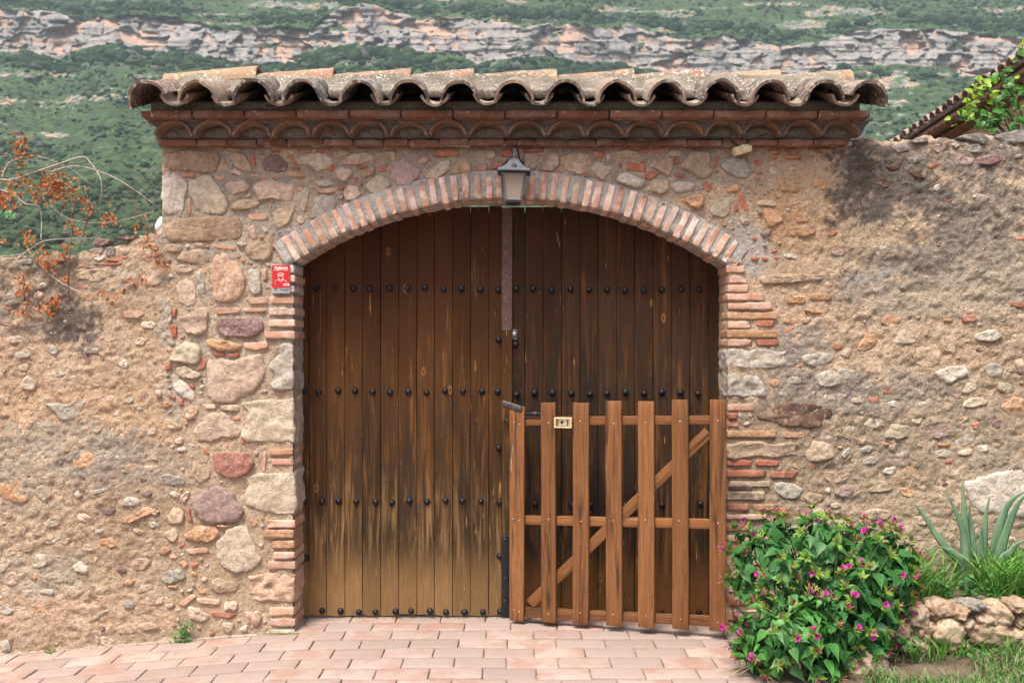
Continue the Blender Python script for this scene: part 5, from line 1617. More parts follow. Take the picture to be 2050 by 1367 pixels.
# ------------------------------------------------------------------ the picket gate, swung a little off the wall
GP0, GP1 = Vector(((1022 - HX) / (F / 5.435), .12, 0)), Vector(((1453 - HX) / (F / 5.115), -.20, 0))
GDIR = (GP1 - GP0)
GLEN = GDIR.length
gang = math.atan2(GDIR.y, GDIR.x)
gate = thing('picket_gate', 'low orange-brown picket gate with diagonal brace hung before the right door leaf', 'gate', (GP0.x, GP0.y, .018), (0, 0, gang))
gcs, gsn = math.cos(gang), math.sin(gang)
def gs(px):
    u = (px - HX) / F
    return (u * 5.435 - GP0.x) / (gcs - u * gsn)
GSL = .031 / GLEN
GH = 1.182
def gput(o):
    o.parent = gate
    return o
def plank3(L, w, t, seed, axis='z'):
    V, Fc = rough_box((w, t, L), (4, 3, 26), .004, .0012, 9, seed)
    return V, Fc
pk = [(1022, 1051), (1085, 1114), (1148, 1180), (1214, 1246), (1278, 1311), (1346, 1379), (1421, 1454)]
tops = [.985, 1.0, .998, 1.004, 1.002, 1.006, 1.004]
for i, (a, b_) in enumerate(pk):
    sa, sb = gs(a), gs(b_)
    sm = (sa + sb) / 2
    L = GH * tops[i]
    V, Fc = plank3(L, sb - sa, .022, i + 120)
    p = gput(obj('picket', V, Fc, PICKET, None, (sm, -.011, L / 2 + sm * GSL)))
    p.rotation_euler = (0, random.uniform(-.003, .003), 0)
    for zz in (.055, .555, 1.075):
        for q_ in ((-.2, .2) if i in (0,) else (0,)):
            gput(obj('screw', *xform(lathe_geo([(.0042, 0), (.004, .0012), (.0003, .0015)], 8), Matrix.Translation((sm + q_ * (sb - sa) + random.uniform(-.004, .004), -.0222, zz + sm * GSL + random.uniform(-.01, .01))) @ Matrix.Rotation(math.pi / 2, 4, 'X')), SCREW, None))
s0, s1 = gs(1024), gs(1452)
for (zc, h_) in ((1.082, .046), (.545, .050), (.045, .052)):
    V, Fc = rough_box((h_, .024, s1 - s0), (4, 3, 24), .003, .001, 9, int(zc * 100))
    o = gput(obj('rail', V, Fc, PICKET, None, ((s0 + s1) / 2, .0125, zc + (s0 + s1) / 2 * GSL)))
    o.rotation_euler = (0, math.pi / 2 - GSL, 0)
bs0, bs1 = gs(1058), gs(1421)
zb0, zb1 = .085, 1.055
Ld = math.hypot(bs1 - bs0, zb1 - zb0)
V, Fc = rough_box((.058, .022, Ld - .02), (4, 3, 24), .003, .001, 9, 77)
o = gput(obj('brace', V, Fc, PICKET, None, ((bs0 + bs1) / 2, .0112, (zb0 + zb1) / 2)))
o.rotation_euler = (0, math.atan2(bs1 - bs0, zb1 - zb0), 0)
# latch bar over the first picket
V, Fc = rough_box((.118, .008, .028), (6, 2, 3), .003, .0008, 20, 8)
o = gput(obj('latch_bar', V, Fc, STEEL, None, (gs(1028), -.028, GH * .985 + .005)))
o.rotation_euler = (0, .29, 0)
for q_ in (-.028, .042):
    gput(obj('latch_bolt', *xform(lathe_geo([(.006, 0), (.005, .003), (.0003, .004)], 8), Matrix.Translation((gs(1028) + q_, -.032, GH * .985 + .005 - q_ * .29)) @ Matrix.Rotation(math.pi / 2, 4, 'X')), STEEL, None))
# black coil of chain on the top rail
ch = []
for k in range(5):
    m = Matrix.Translation((gs(1054 + k * 7.4), -.004, 1.118)) @ Matrix.Rotation(.5, 4, 'Y')
    ring = [(.014 * math.cos(w), 0, .009 * math.sin(w)) for w in [2 * math.pi * j / 14 for j in range(15)]]
    ch.append(xform(tube_geo(ring, .0045, 6, False), m))
ch.append(box_geo(gs(1068), .012, 1.125, .085, .012, .022))
gput(obj('chain', *join_geo(ch), IRON, None))
# little open box with a label between the second and third picket
bw, bh, bd_ = gs(1147) - gs(1113), .054, .045
bc_ = (gs(1113) + gs(1147)) / 2
bz = 1.075 + bc_ * GSL
t_ = .006
parts = [box_geo(bc_, -.018, bz + bh / 2 - t_ / 2, bw, bd_, t_), box_geo(bc_, -.018, bz - bh / 2 + t_ / 2, bw, bd_, t_),
         box_geo(bc_ - bw / 2 + t_ / 2, -.018, bz, t_, bd_, bh - 2 * t_), box_geo(bc_ + bw / 2 - t_ / 2, -.018, bz, t_, bd_, bh - 2 * t_), box_geo(bc_, .000, bz, bw - 2 * t_, .006, bh - 2 * t_)]
lb = gput(obj('lock_box', *join_geo(parts), CREAM, None, None, False))
lab = obj('card', *box_geo(bc_ + .002, -.010, bz, bw * .68, .010, bh * .66), CREAM_PALE, lb, None, False)
obj('dot', *xform(lathe_geo([(.0085, 0), (.0084, .0012), (.0002, .0012)], 16), Matrix.Translation((bc_ - .010, -.0152, bz)) @ Matrix.Rotation(math.pi / 2, 4, 'X')), BLUE, lb)
obj('stripe', *box_geo(bc_ + .021, -.0157, bz, .005, .0012, bh * .6), SIGN_INK, lb, None, False)
# strap hinge on the wall side
V, Fc = rough_box((.13, .006, .024), (8, 2, 3), .003, .001, 20, 9)
o = obj('strap_hinge', V, Fc, RUST, None, (at(1482, 978, -.03).x, -.034, at(1482, 978, -.03).z))
put(o, gateway)
# ------------------------------------------------------------------ lantern, cable, junction box, sign
lp = at(1029, 345, -.115)
LANT = 1.08
lantern = thing('wall_lantern', 'grey four-sided wall lantern with frosted panes above the arch crown', 'lantern', (lp.x, -.115, lp.z), (0, math.radians(1.5), 0))
lantern.scale = (LANT, LANT, LANT)
def square_lathe(profile, seg=4):
    """square section: radius is half the side"""
    V, Fc = lathe_geo([(r_ * math.sqrt(2), z) for r_, z in profile], 4, math.pi / 4)
    return V, Fc
hood = [(.0790, -.006), (.0805, .000), (.0740, .006), (.0560, .016), (.0420, .028), (.0310, .042), (.0225, .056), (.0150, .064), (.0005, .066)]
obj('hood', *square_lathe(hood), LAMP_METAL, lantern, None, False)
fin = [(.0105, .060), (.0095, .075), (.0125, .079), (.0130, .082), (.0080, .087), (.0050, .096), (.0065, .103), (.0072, .108), (.0050, .115), (.0004, .119)]
obj('finial', *lathe_geo(fin, 14), LAMP_METAL, lantern)
zt_, zb_, rt, rb = -.008, -.142, .0530, .0340
posts = []
for a, b_ in ((1, 1), (1, -1), (-1, 1), (-1, -1)):
    posts.append(tube_geo([(a * rt, b_ * rt, zt_), (a * rb, b_ * rb, zb_)], .0058, 4))
for (r_, z) in ((rt, zt_ - .004), (rb, zb_ + .004)):
    c4 = [(r_, r_), (-r_, r_), (-r_, -r_), (r_, -r_)]
    for k in range(4):
        (x0, y0), (x1, y1) = c4[k], c4[(k + 1) % 4]
        posts.append(tube_geo([(x0, y0, z), (x1, y1, z)], .0056, 4))
obj('frame', *join_geo(posts), LAMP_METAL, lantern, None, False)
for k in range(4):
    c4 = [(1, 1), (-1, 1), (-1, -1), (1, -1)]
    a, b_ = c4[k], c4[(k + 1) % 4]
    q_ = .985
    V = [(a[0] * rt * q_, a[1] * rt * q_, zt_), (b_[0] * rt * q_, b_[1] * rt * q_, zt_), (b_[0] * rb * q_, b_[1] * rb * q_, zb_), (a[0] * rb * q_, a[1] * rb * q_, zb_)]
    nrm = Vector(((a[0] + b_[0]) / 2, (a[1] + b_[1]) / 2, 0)).normalized() * .003
    V += [tuple(Vector(v) - nrm) for v in V]
    obj('pane', V, [(0, 1, 2, 3), (7, 6, 5, 4), (0, 4, 5, 1), (1, 5, 6, 2), (2, 6, 7, 3), (3, 7, 4, 0)], GLASS, lantern, None, False)
obj('base_cap', *square_lathe([(.0370, -.141), (.0360, -.150), (.0200, -.158), (.0005, -.163)]), LAMP_DARK, lantern, None, False)
bulb = [(.0005, -.100), (.018, -.092), (.026, -.075), (.024, -.058), (.014, -.042), (.012, -.012)]
obj('bulb', *lathe_geo(bulb, 14), WHITE, lantern)
bp = [(.0005, 0), (.052, 0), (.058, .006), (.058, .016), (.050, .020), (.0005, .020)]
V, Fc = xform(lathe_geo(bp, 26), Matrix.Translation((0, .113, .022)) @ Matrix.Diagonal((1.0, 1, 1.15, 1)) @ Matrix.Rotation(math.pi / 2, 4, 'X'))
obj('back_plate', V, Fc, LAMP_DARK, lantern)
obj('arm', *tube_geo([(0, .095, .030), (0, .05, .045), (0, .01, .050)], .011, 8), LAMP_DARK, lantern)
for sx_ in (-1, 1):
    V, Fc = xform(lathe_geo([(.0065, 0), (.006, .002), (.0003, .003)], 10), Matrix.Translation((sx_ * .040, .092, .012)) @ Matrix.Rotation(math.pi / 2, 4, 'X'))
    obj('screw', V, Fc, SCREW, lantern)
V, Fc = xform(lathe_geo([(.0135, 0), (.0132, .002), (.0003, .002)], 14), Matrix.Translation((0, -.060, .018)) @ Matrix.Rotation(math.radians(62), 4, 'X'))
obj('vent', V, Fc, LAMP_DARK, lantern)

cp = [at(1040, 318, -.02), at(1036, 298, -.06), at(1034, 284, -.078), at(1041, 277, -.084), at(1062, 276, -.084), at(1095, 279, -.083), at(1130, 281, -.083), at(1160, 280, -.083), at(1200, 277, -.083),
      at(1250, 281, -.083), at(1290, 284, -.083), at(1330, 281, -.083), at(1360, 275, -.083), at(1400, 277, -.083), at(1440, 276, -.083), at(1462, 280, -.080), at(1477, 292, -.05)]
tag(obj('cable', *tube_geo(spline(cp, 6), .0042, 6), CABLE, None), 'thin black cable looping under the corbel tiles to the lantern', 'cable')
jb = at(1484, 301, -.035)
jbox = thing('junction_box', 'small cream plastic sensor box hanging under the cornice on its cable', 'junction box', (jb.x, -.035, jb.z), (0, math.radians(-14), math.radians(12)))
V, Fc = rough_box((.044, .050, .046), (4, 4, 4), .006, .0006, 30, 4)
obj('housing', V, Fc, CREAM, jbox, (-.022, 0, 0))
obj('lamp_head', *xform(lathe_geo([(.0005, -.026), (.022, -.026), (.0255, -.022), (.0255, .022), (.022, .026), (.0005, .026)], 18), Matrix.Translation((.022, -.012, .004)) @ Matrix.Rotation(math.pi / 2, 4, 'Y')), CREAM_PALE, jbox)
obj('bracket', *tube_geo([(0, .01, .018), (.0, .025, .030), (.0, .034, .03)], .006, 6), CREAM, jbox)
w2 = [at(1490, 293, -.04), at(1497, 284, -.075), at(1508, 278, -.084), at(1524, 272, -.086), at(1536, 268, -.10)]
tag(obj('cable', *tube_geo(spline(w2, 5), .004, 6), CABLE, None), 'short black wire rising from the cream sensor box into the tiles', 'cable')

sp = at(563, 559, -.02)
SW, SH = 35.5 / S, 56.5 / S
sign = thing('warning_sign', 'small red security sign with white lettering beside the door jamb', 'sign', (sp.x, -.0235, sp.z))
V, Fc = rough_box((SW, .004, SH), (4, 2, 4), .0012, .0003, 20, 3)
obj('plate', V, Fc, SIGN_GREY, sign)
red_h = SH * .80
obj('red_field', *box_geo(0, -.0026, SH / 2 - red_h / 2 - .0006, SW - .0014, .0022, red_h), RED, sign, None, False)
def text_mesh(body, size, loc, mat, parent, bold=.0):
    cu = bpy.data.curves.new('lettering', 'FONT')
    cu.body, cu.size, cu.align_x, cu.align_y = body, size, 'CENTER', 'CENTER'
    cu.extrude, cu.offset = .0004, bold
    tmp = bpy.data.objects.new('lettering', cu)
    COL.objects.link(tmp)
    bpy.context.view_layer.update()
    me = bpy.data.meshes.new_from_object(tmp.evaluated_get(bpy.context.evaluated_depsgraph_get()))
    bpy.data.objects.remove(tmp)
    me.materials.clear()
    me.materials.append(mat)
    me.name = 'lettering'
    return inst('lettering', me, parent, loc, (math.pi / 2, 0, 0))
YF = -.0042
text_mesh('Vigilante', .0215, (0, YF, SH * .395), SIGN_WHITE, sign, .0005)
dash = [box_geo(-SW * .42 + SW * .84 * (k + .5) / 13, YF, SH * .315, SW * .84 / 13 * .72, .0006, .0028) for k in range(13) if k != 7]
obj('small_print', *join_geo(dash), SIGN_WHITE, sign, None, False)
def lineart(pts, r_=.0012):
    return tube_geo([(x_ * SW, YF, z_ * SH) for x_, z_ in pts], r_, 5)
ell = lambda cx, cz, rx, rz, a0=0, a1=360, n=20: [(cx + rx * math.cos(math.radians(a0 + (a1 - a0) * k / n)), cz + rz * math.sin(math.radians(a0 + (a1 - a0) * k / n))) for k in range(n + 1)]
fig = [lineart(ell(-.01, .165, .175, .055)), lineart(ell(-.01, .150, .125, .022)), lineart([(-.165, .10), (-.13, .06), (-.09, .02)]), lineart([(.15, .10), (.12, .06), (.08, .02)]),
       lineart([(-.09, .02), (-.16, -.03), (-.30, -.05), (-.34, -.08), (-.33, -.14), (-.31, -.19)]), lineart([(.08, .02), (.15, -.03), (.28, -.06), (.33, -.10), (.33, -.13)]),
       lineart([(-.14, -.02), (-.06, -.07), (0, -.10), (.06, -.07), (.13, -.02)]), lineart([(-.10, .0), (-.03, -.05), (.02, -.04), (.09, .0)])]
obj('emblem', *join_geo(fig), SIGN_WHITE, sign)
obj('hours_panel', *box_geo(SW * .30, YF, -SH * .195, SW * .34, .0006, SH * .085), SIGN_WHITE, sign, None, False)
text_mesh('24H', .0125, (SW * .30, YF - .0009, -SH * .195), RED, sign, .0003)
obj('logo', *box_geo(-SW * .30, -.0024, -SH * .345, SW * .14, .0008, SH * .038), SIGN_INK, sign, None, False)
obj('logo_word', *box_geo(-SW * .30, -.0024, -SH * .400, SW * .24, .0008, SH * .020), RED, sign, None, False)
num = [box_geo(SW * (.02 + .17 * k), -.0024, -SH * .365, SW * .125, .0008, SH * .034) for k in range(3)] + [box_geo(SW * .24, -.0024, -SH * .41, SW * .36, .0008, SH * .011)]
obj('phone_line', *join_geo(num), SIGN_INK, sign, None, False)

# white cap behind the left corner of the gateway, pale pipe end at the right corner
wp = at(321, 449, .05)
V, Fc = lathe_geo([(.0005, -.045), (.018, -.038), (.026, -.015), (.027, .012), (.022, .032), (.010, .044), (.0005, .047)], 16)
wc = obj('lamp_globe', V, Fc, WHITE, None, (wp.x, .06, wp.z))
wc.rotation_euler = (0, .45, 0)
tag(wc, 'small white globe peeping out at the corner between rubble wall and gateway', 'lamp')
pe = [at(1700, 279, -.02), at(1712, 277, -.05), at(1722, 273, -.06), at(1730, 266, -.05), at(1731, 258, -.01)]
tag(obj('pipe', *tube_geo(spline(pe, 6), .0075, 8), PIPE, None), 'short bent pale blue pipe end under the right end of the cornice', 'pipe')

# ------------------------------------------------------------------ chain-link fence behind the left wall
fence = thing('chain_link_fence', 'rusty sagging chain-link fence standing behind the dried climber', 'fence', (-2.6, .33, 1.9))
def fz(x, y, top):
    px = HX + x * F / (y - CAMY)
    return np.interp(px, [-400, 0, 170, 330, 420], [388, 345, 328, 282, 268])
FY = .33
wires = []
cell = .052
def ftop(x):
    return at(0, float(fz(x, FY, 0)), FY).z
x0, x1, zlo = -3.9, -1.93, 1.95
n = int((x1 - x0) / cell) + 44
for fam in (1, -1):
    for i in range(n):
        c = (x0 - 1.2 if fam > 0 else x0) + i * cell
        pts = []
        m = 26
        for k in range(m + 1):
            z = zlo + (3.0 - zlo) * k / m
            x = c + fam * (z - zlo) * 1.05 + (0 if fam > 0 else 1.1)
            if x0 <= x <= x1 and z <= ftop(x):
                sag = .012 * math.sin(x * 5) + .01 * math.sin(z * 7 + x * 3)
                pts.append((x + .010 * math.sin(z * 9), FY + sag, z + .012 * math.sin(x * 4)))
        if len(pts) > 2:
            wires.append(tube_geo(pts, .0008, 4, False))
f_ = obj('wire_mesh', *join_geo(wires), RUST, None)
put(f_, fence)
tw = [(x_, FY, ftop(x_) + .004) for x_ in np.linspace(x0, x1, 30)]
put(obj('top_wire', *tube_geo(tw, .0016, 5), RUST, None), fence)
for x_ in (-3.86, -1.945):
    put(obj('post', *tube_geo([(x_, FY + .02, .3), (x_, FY + .02, ftop(x_) - .12)], .013, 10), RUST, None), fence)

# ------------------------------------------------------------------ leaves
def leaf_mesh(name, L, W, mat, fold=.25, droop=.25, n=5, base=.45, wave=.0, tip=0.0):
    """pointed ovate leaf from the origin along +x, surface up +z"""
    V, Fc = [(0, 0, 0)], []
    for i in range(1, n):
        t = i / n
        w = W / 2 * (math.sin(math.pi * t ** base) ** .95) * (1.08 - .28 * t) * (1 - t) ** tip * (1 + .35 * tip)
        z = -droop * L * t * t
        x = L * t
        V += [(x, -w, z + fold * w + wave * math.sin(i * 2.1)), (x, 0, z), (x, w, z + fold * w - wave * math.sin(i * 2.3))]
    V.append((L, 0, -droop * L))
    Fc += [(0, 1, 2), (0, 2, 3)]
    for i in range(n - 2):
        a = 1 + 3 * i
        Fc += [(a, a + 3, a + 4, a + 1), (a + 1, a + 4, a + 5, a + 2)]
    a = 1 + 3 * (n - 2)
    Fc += [(a, len(V) - 1, a + 1), (a + 1, len(V) - 1, a + 2)]
    return mesh_of(name, V, Fc, mat)

def frame_from(xdir, zdir):
    x_ = Vector(xdir).normalized()
    z_ = Vector(zdir)
    y_ = z_.cross(x_)
    if y_.length < 1e-4:
        y_ = Vector((0, 1, 0)).cross(x_)
    y_.normalize()
    z_ = x_.cross(y_)
    return Matrix((x_, y_, z_)).transposed()

def add_leaf(name, me, parent, p, xdir, zdir, s):
    o = bpy.data.objects.new(name, me)
    M = Matrix.Translation(Vector(p) - parent.location) @ frame_from(xdir, zdir).to_4x4() @ Matrix.Diagonal((s, s, s, 1))
    o.matrix_local = M
    link(o)
    o.parent = parent
    o.matrix_local = M
    return o

def rv(s=1.0):
    return Vector((random.gauss(0, s), random.gauss(0, s), random.gauss(0, s)))

def merged_leaves(name, items, me, parent, mat=None):
    """leaves past the first few hundred, joined into one part"""
    n = len(me.vertices)
    co = np.empty(n * 3, np.float32)
    me.vertices.foreach_get('co', co)
    co = co.reshape(-1, 3)
    polys = [tuple(p.vertices) for p in me.polygons]
    V, Fc = [], []
    for (p, xd, zd, s) in items:
        R = np.array(frame_from(xd, zd))
        off = len(V) * n
        V.append(co @ R.T * s + np.array(Vector(p) - parent.location))
        Fc += [tuple(i + off for i in q) for q in polys]
    if not V:
        return None
    return kind(obj(name, np.vstack(V), Fc, mat or me.materials[0], parent), 'stuff')

# ------------------------------------------------------------------ the dried climber
climber = thing('dried_climber', 'dried climber with curled orange leaves and bare grey stems', 'climber', tuple(at(140, 500, .02)))
def za(x, y, Y):
    return at(x / 3.306, 230 + y / 3.306, Y)
BR = [([(-60, 440), (0, 430), (100, 425), (350, 340), (540, 280), (600, 320), (660, 410), (675, 500), (660, 600)], .0045, .14, TWIG),
      ([(10, 420), (60, 320), (180, 275), (290, 285), (450, 350), (600, 460)], .003, .18, TWIG),
      ([(330, 380), (500, 340), (700, 390), (880, 490), (1030, 600)], .0035, .2, TWIG),
      ([(-40, 480), (0, 495), (90, 530), (170, 590), (260, 610), (275, 720), (270, 830)], .004, .10, TWIG),
      ([(330, 600), (440, 680), (600, 715), (800, 700), (1020, 640)], .0032, .12, TWIG),
      ([(480, 640), (480, 700), (470, 850), (455, 1000), (455, 1150), (470, 1300)], .0035, -.035, TWIG_RED),
      ([(590, 640), (560, 760), (530, 860), (505, 960)], .003, .05, TWIG_RED),
      ([(180, 890), (300, 1030), (420, 1120), (540, 1180), (600, 1220)], .0030, -.03, TWIG),
      ([(0, 940), (150, 920), (280, 840), (450, 820), (620, 820)], .0032, .06, TWIG),
      ([(0, 1230), (60, 1010), (150, 930), (190, 890)], .004, .0, TWIG),
      ([(-20, 1385), (150, 1405), (300, 1380), (460, 1310)], .0028, -.03, TWIG_RED),
      ([(560, 1450), (620, 1550), (700, 1620), (800, 1672)], .0016, -.02, TWIG_RED),
      ([(130, 150), (160, 300), (190, 370), (240, 440)], .0022, .08, TWIG_RED),
      ([(300, 420), (400, 460), (470, 560), (490, 680)], .0025, .06, TWIG_RED),
      ([(400, 440), (560, 560), (640, 620), (760, 690)], .0025, .06, TWIG_RED),
      ([(150, 1080), (160, 1200), (150, 1330)], .002, -.035, TWIG_RED), ([(820, 450), (880, 560), (890, 640), (880, 780)], .002, .2, TWIG_RED),
      ([(0, 520), (200, 520), (330, 500), (420, 470)], .002, .12, TWIG_RED), ([(560, 470), (590, 580), (640, 650)], .002, .1, TWIG)]
for pts, r_, Y, mat in BR:
    P = spline([za(x, y, Y + .02 * math.sin(i * 1.7)) for i, (x, y) in enumerate(pts)], 6)
    n = len(P)
    put(obj('stem', *tube_geo(P, [r_ * 1.45 * (1 - .55 * k / n) for k in range(n)], 6), mat, None), climber)
DRYM = [leaf_mesh('leaf', .030, .018, DRY, .5, .35, 5, .7, .003), leaf_mesh('leaf', .027, .016, DRY, -.4, -.3, 5, .7, .003), leaf_mesh('leaf', .032, .014, DRY, .9, .5, 5, .7, .004)]
CL = [(125, 180, 35, 16, .08), (140, 270, 40, 12, .08), (70, 480, 50, 12, .1), (40, 560, 50, 20, .1), (170, 430, 40, 7, .1), (300, 460, 60, 26, .1), (370, 440, 50, 26, .1), (430, 490, 50, 16, .1), (330, 540, 50, 12, .1),
      (240, 540, 30, 7, .1), (460, 500, 30, 7, .1), (540, 560, 40, 8, .1), (600, 610, 25, 5, .08), (720, 580, 15, 2, .1), (690, 690, 40, 8, .08), (740, 690, 30, 5, .08), (480, 720, 25, 5, -.02), (530, 780, 20, 4, 0),
      (190, 820, 40, 12, .0), (280, 900, 40, 10, -.02), (340, 970, 40, 13, -.03), (420, 930, 30, 9, -.03), (440, 870, 20, 6, -.03), (960, 730, 40, 8, .02), (980, 830, 40, 6, -.02), (1030, 960, 40, 10, -.03),
      (870, 1120, 25, 5, -.03), (940, 1080, 20, 4, -.03), (670, 1170, 30, 5, -.03), (760, 1160, 40, 5, -.03), (770, 1200, 20, 3, -.03), (600, 1195, 15, 2, -.03), (290, 1280, 40, 8, -.03), (340, 1230, 40, 10, -.03),
      (370, 1210, 30, 6, -.03), (130, 1100, 40, 8, -.03), (150, 1170, 40, 9, -.03), (140, 1300, 40, 8, -.03), (175, 1230, 20, 3, -.03), (440, 1080, 20, 4, -.03), (20, 830, 20, 3, .02), (20, 560, 30, 8, .1), (400, 500, 70, 12, .1)]
dry_items = []
for (cx, cy, sd, n, Y) in CL:
    for _ in range(int(n * 1.9)):
        p = za(cx + random.gauss(0, sd * .85), cy + random.gauss(0, sd * .8), Y - .015 + random.uniform(-.02, .02))
        xd = Vector((random.gauss(0, .6), random.gauss(-.1, .4), random.gauss(-.7, .5)))
        dry_items.append((p, xd, Vector((random.gauss(0, .6), -1, random.gauss(.2, .6))), random.uniform(.6, 1.1)))
dry_items.sort(key=lambda it: -it[3])
for it in dry_items[:285]:
    add_leaf('leaf', random.choice(DRYM), climber, *it)
merged_leaves('small_leaves', dry_items[285:], DRYM[1], climber)
GRM = leaf_mesh('leaf', .036, .026, WEED_LEAF, .2, .3, 5, .6)
for _ in range(10):
    p = za(70 + random.gauss(0, 45), 640 + random.gauss(0, 16), .06 + random.uniform(-.02, .02))
    add_leaf('leaf', GRM, climber, p, Vector((random.gauss(0, .6), -.4, random.gauss(-.3, .3))), Vector((random.gauss(0, .3), -.6, .8)), random.uniform(.7, 1.1))
# ------------------------------------------------------------------ neighbour's house behind the right wall
HANG = math.radians(4.3)
HD1 = 10.3
he = Vector(((2050 - HX) / F * HD1, CAMY + HD1, CAMZ + (HY - 119) / F * HD1))    # a point of the eave that shows at the picture edge
house = thing('house', 'pinkish plastered house wall under a tiled eave behind the right wall', 'house', (he.x, he.y, 0), (0, 0, -HANG))
def plaster_mat():
    m, nt, b = new_mat('pink_plaster', .95, .1)
    v, _ = coords(nt, False)
    n1, n2 = noise(nt, v, 1.2, 5, .6), noise(nt, v, 9, 5, .7)
    c = mixc(nt, rng(nt, n1, .35, .65), (.60, .40, .29), (.66, .48, .37))
    c = mixc(nt, rng(nt, n2, .3, .5, .3, 0), c, (.36, .22, .15))
    setc(nt, b, c)
    bump(nt, b, n2, .5, .02)
    return m
EZ, L0, L1 = he.z, -3.2, 5.4
def hbox(name, a0, a1, l0, l1, z0, z1, mat):
    return obj(name, *box_geo((a0 + a1) / 2, (l0 + l1) / 2, (z0 + z1) / 2, a1 - a0, l1 - l0, z1 - z0), mat, house, None, False)
hbox('wall', .34, 6.0, L0 + .1, L1 - .15, -.3, EZ - .215, plaster_mat())
rs = .36
V = [(-.02, L0, EZ - .035), (4.2, L0, EZ - .035 + 4.2 * rs), (4.2, L1, EZ - .035 + 4.2 * rs), (-.02, L1, EZ - .035)]
V += [(x_, y_, z_ + .05) for x_, y_, z_ in V]
rf = obj('roof', V, [(3, 2, 1, 0), (4, 5, 6, 7), (0, 1, 5, 4), (1, 2, 6, 5), (2, 3, 7, 6), (3, 0, 4, 7)], TILE, house, None, False)
hbox('fascia', .07, .5, L0 + .02, L1 - .02, EZ - .095, EZ - .037, plaster_mat())
hbox('brick_course', .14, .5, L0 + .05, L1 - .05, EZ - .214, EZ - .192, BRICK_CORNICE)
hbox('mortar_band', .22, .5, L0 + .04, L1 - .04, EZ - .191, EZ - .096, MORTAR_SHADED)
VT = [edge_split(mesh_of('tile', *barrel(.34, .10, .096, .016, 2.7, 12, 4, s_ + 70, .004), TILE_CORBEL)) for s_ in range(4)]
VC = [edge_split(mesh_of('tile', *barrel(.42, .095, .085, .016, 2.9, 12, 5, s_ + 75, .004), TILE)) for s_ in range(4)]
l_ = L0 + .12
while l_ < L1 - .1:
    o = inst('tile', random.choice(VT), rf, (.02 + random.uniform(-.015, .015), l_, EZ - .178), (0, 0, -math.pi / 2), (1, 1, .78))
    o = inst('tile', random.choice(VC), rf, (-.07 + random.uniform(-.02, .02), l_, EZ - .03))
    o.rotation_euler = (Matrix.Rotation(-math.pi / 2, 4, 'Z') @ Matrix.Rotation(math.atan(rs), 4, 'X')).to_euler()
    l_ += .215
V, Fc = rough_box((.04, .5, .22), (2, 6, 5), .03, .01, 8, 3)
obj('stone', V, Fc, STONE['c'], house, (.335, 1.55, EZ - .60))

# ------------------------------------------------------------------ green shrub behind the right wall
shrub = thing('leafy_shrub', 'bright green leafy shrub growing up behind the right wall', 'shrub', tuple(at(2010, 300, .75)))
SHM = [leaf_mesh('leaf', .062, .042, SHRUB_LEAF, .25, .2, 5, .75), leaf_mesh('leaf', .052, .036, SHRUB_LEAF, .3, .3, 5, .75)]
SHY = [leaf_mesh('leaf', .052, .036, SHRUB_LIME, .3, .25, 5, .75)]
CLS = [(1930, 205, 12, 10, 1), (1940, 225, 16, 16, 1), (1925, 235, 12, 9, 1), (1962, 168, 10, 10, 1), (1978, 180, 12, 12, 1), (1950, 183, 9, 7, 1), (1990, 195, 12, 9, 1), (1995, 210, 16, 11, 0), (1960, 240, 16, 12, 0), (2010, 150, 9, 8, 0),
       (2015, 170, 10, 10, 0), (2025, 185, 12, 12, 0), (2000, 225, 20, 12, 0), (2030, 220, 20, 12, 0), (2045, 200, 14, 9, 1), (2045, 240, 16, 10, 0), (2010, 250, 22, 12, 0), (1970, 262, 18, 12, 0), (2040, 265, 18, 14, 0), (1985, 240, 14, 10, 0),
       (2046, 86, 7, 5, 1), (2050, 100, 8, 7, 1), (2052, 112, 6, 4, 0), (2050, 170, 8, 6, 1), (2075, 180, 26, 26, 0), (2080, 230, 26, 26, 0), (2072, 120, 16, 14, 1)]
ctr = at(2060, 330, .85)
for k, (cx, cy, sd, n, lime) in enumerate(CLS):
    c = at(cx, cy, .75 + .1 * math.sin(k * 2.3))
    P = spline([ctr + Vector((random.uniform(-.08, .08), 0, -.2)), (ctr + c) / 2 + Vector((.03, .02, .05)), c], 6)
    put(obj('stem', *tube_geo(P, [.006 * (1 - .7 * q_ / len(P)) for q_ in range(len(P))], 5), STEM, None), shrub)
    for _ in range(n):
        p = at(cx + random.gauss(0, sd * .8), cy + random.gauss(0, sd * .8), .75 + .1 * math.sin(k * 2.3) + random.uniform(-.07, .07))
        xd = Vector((random.gauss(-.1, .6), random.gauss(-.4, .4), random.gauss(.1, .5)))
        zd = Vector((random.gauss(0, .5), random.gauss(-.5, .4), random.gauss(.7, .4)))
        add_leaf('leaf', random.choice(SHY if (lime and random.random() < .8) else SHM), shrub, p, xd, zd, random.uniform(.7, 1.15))

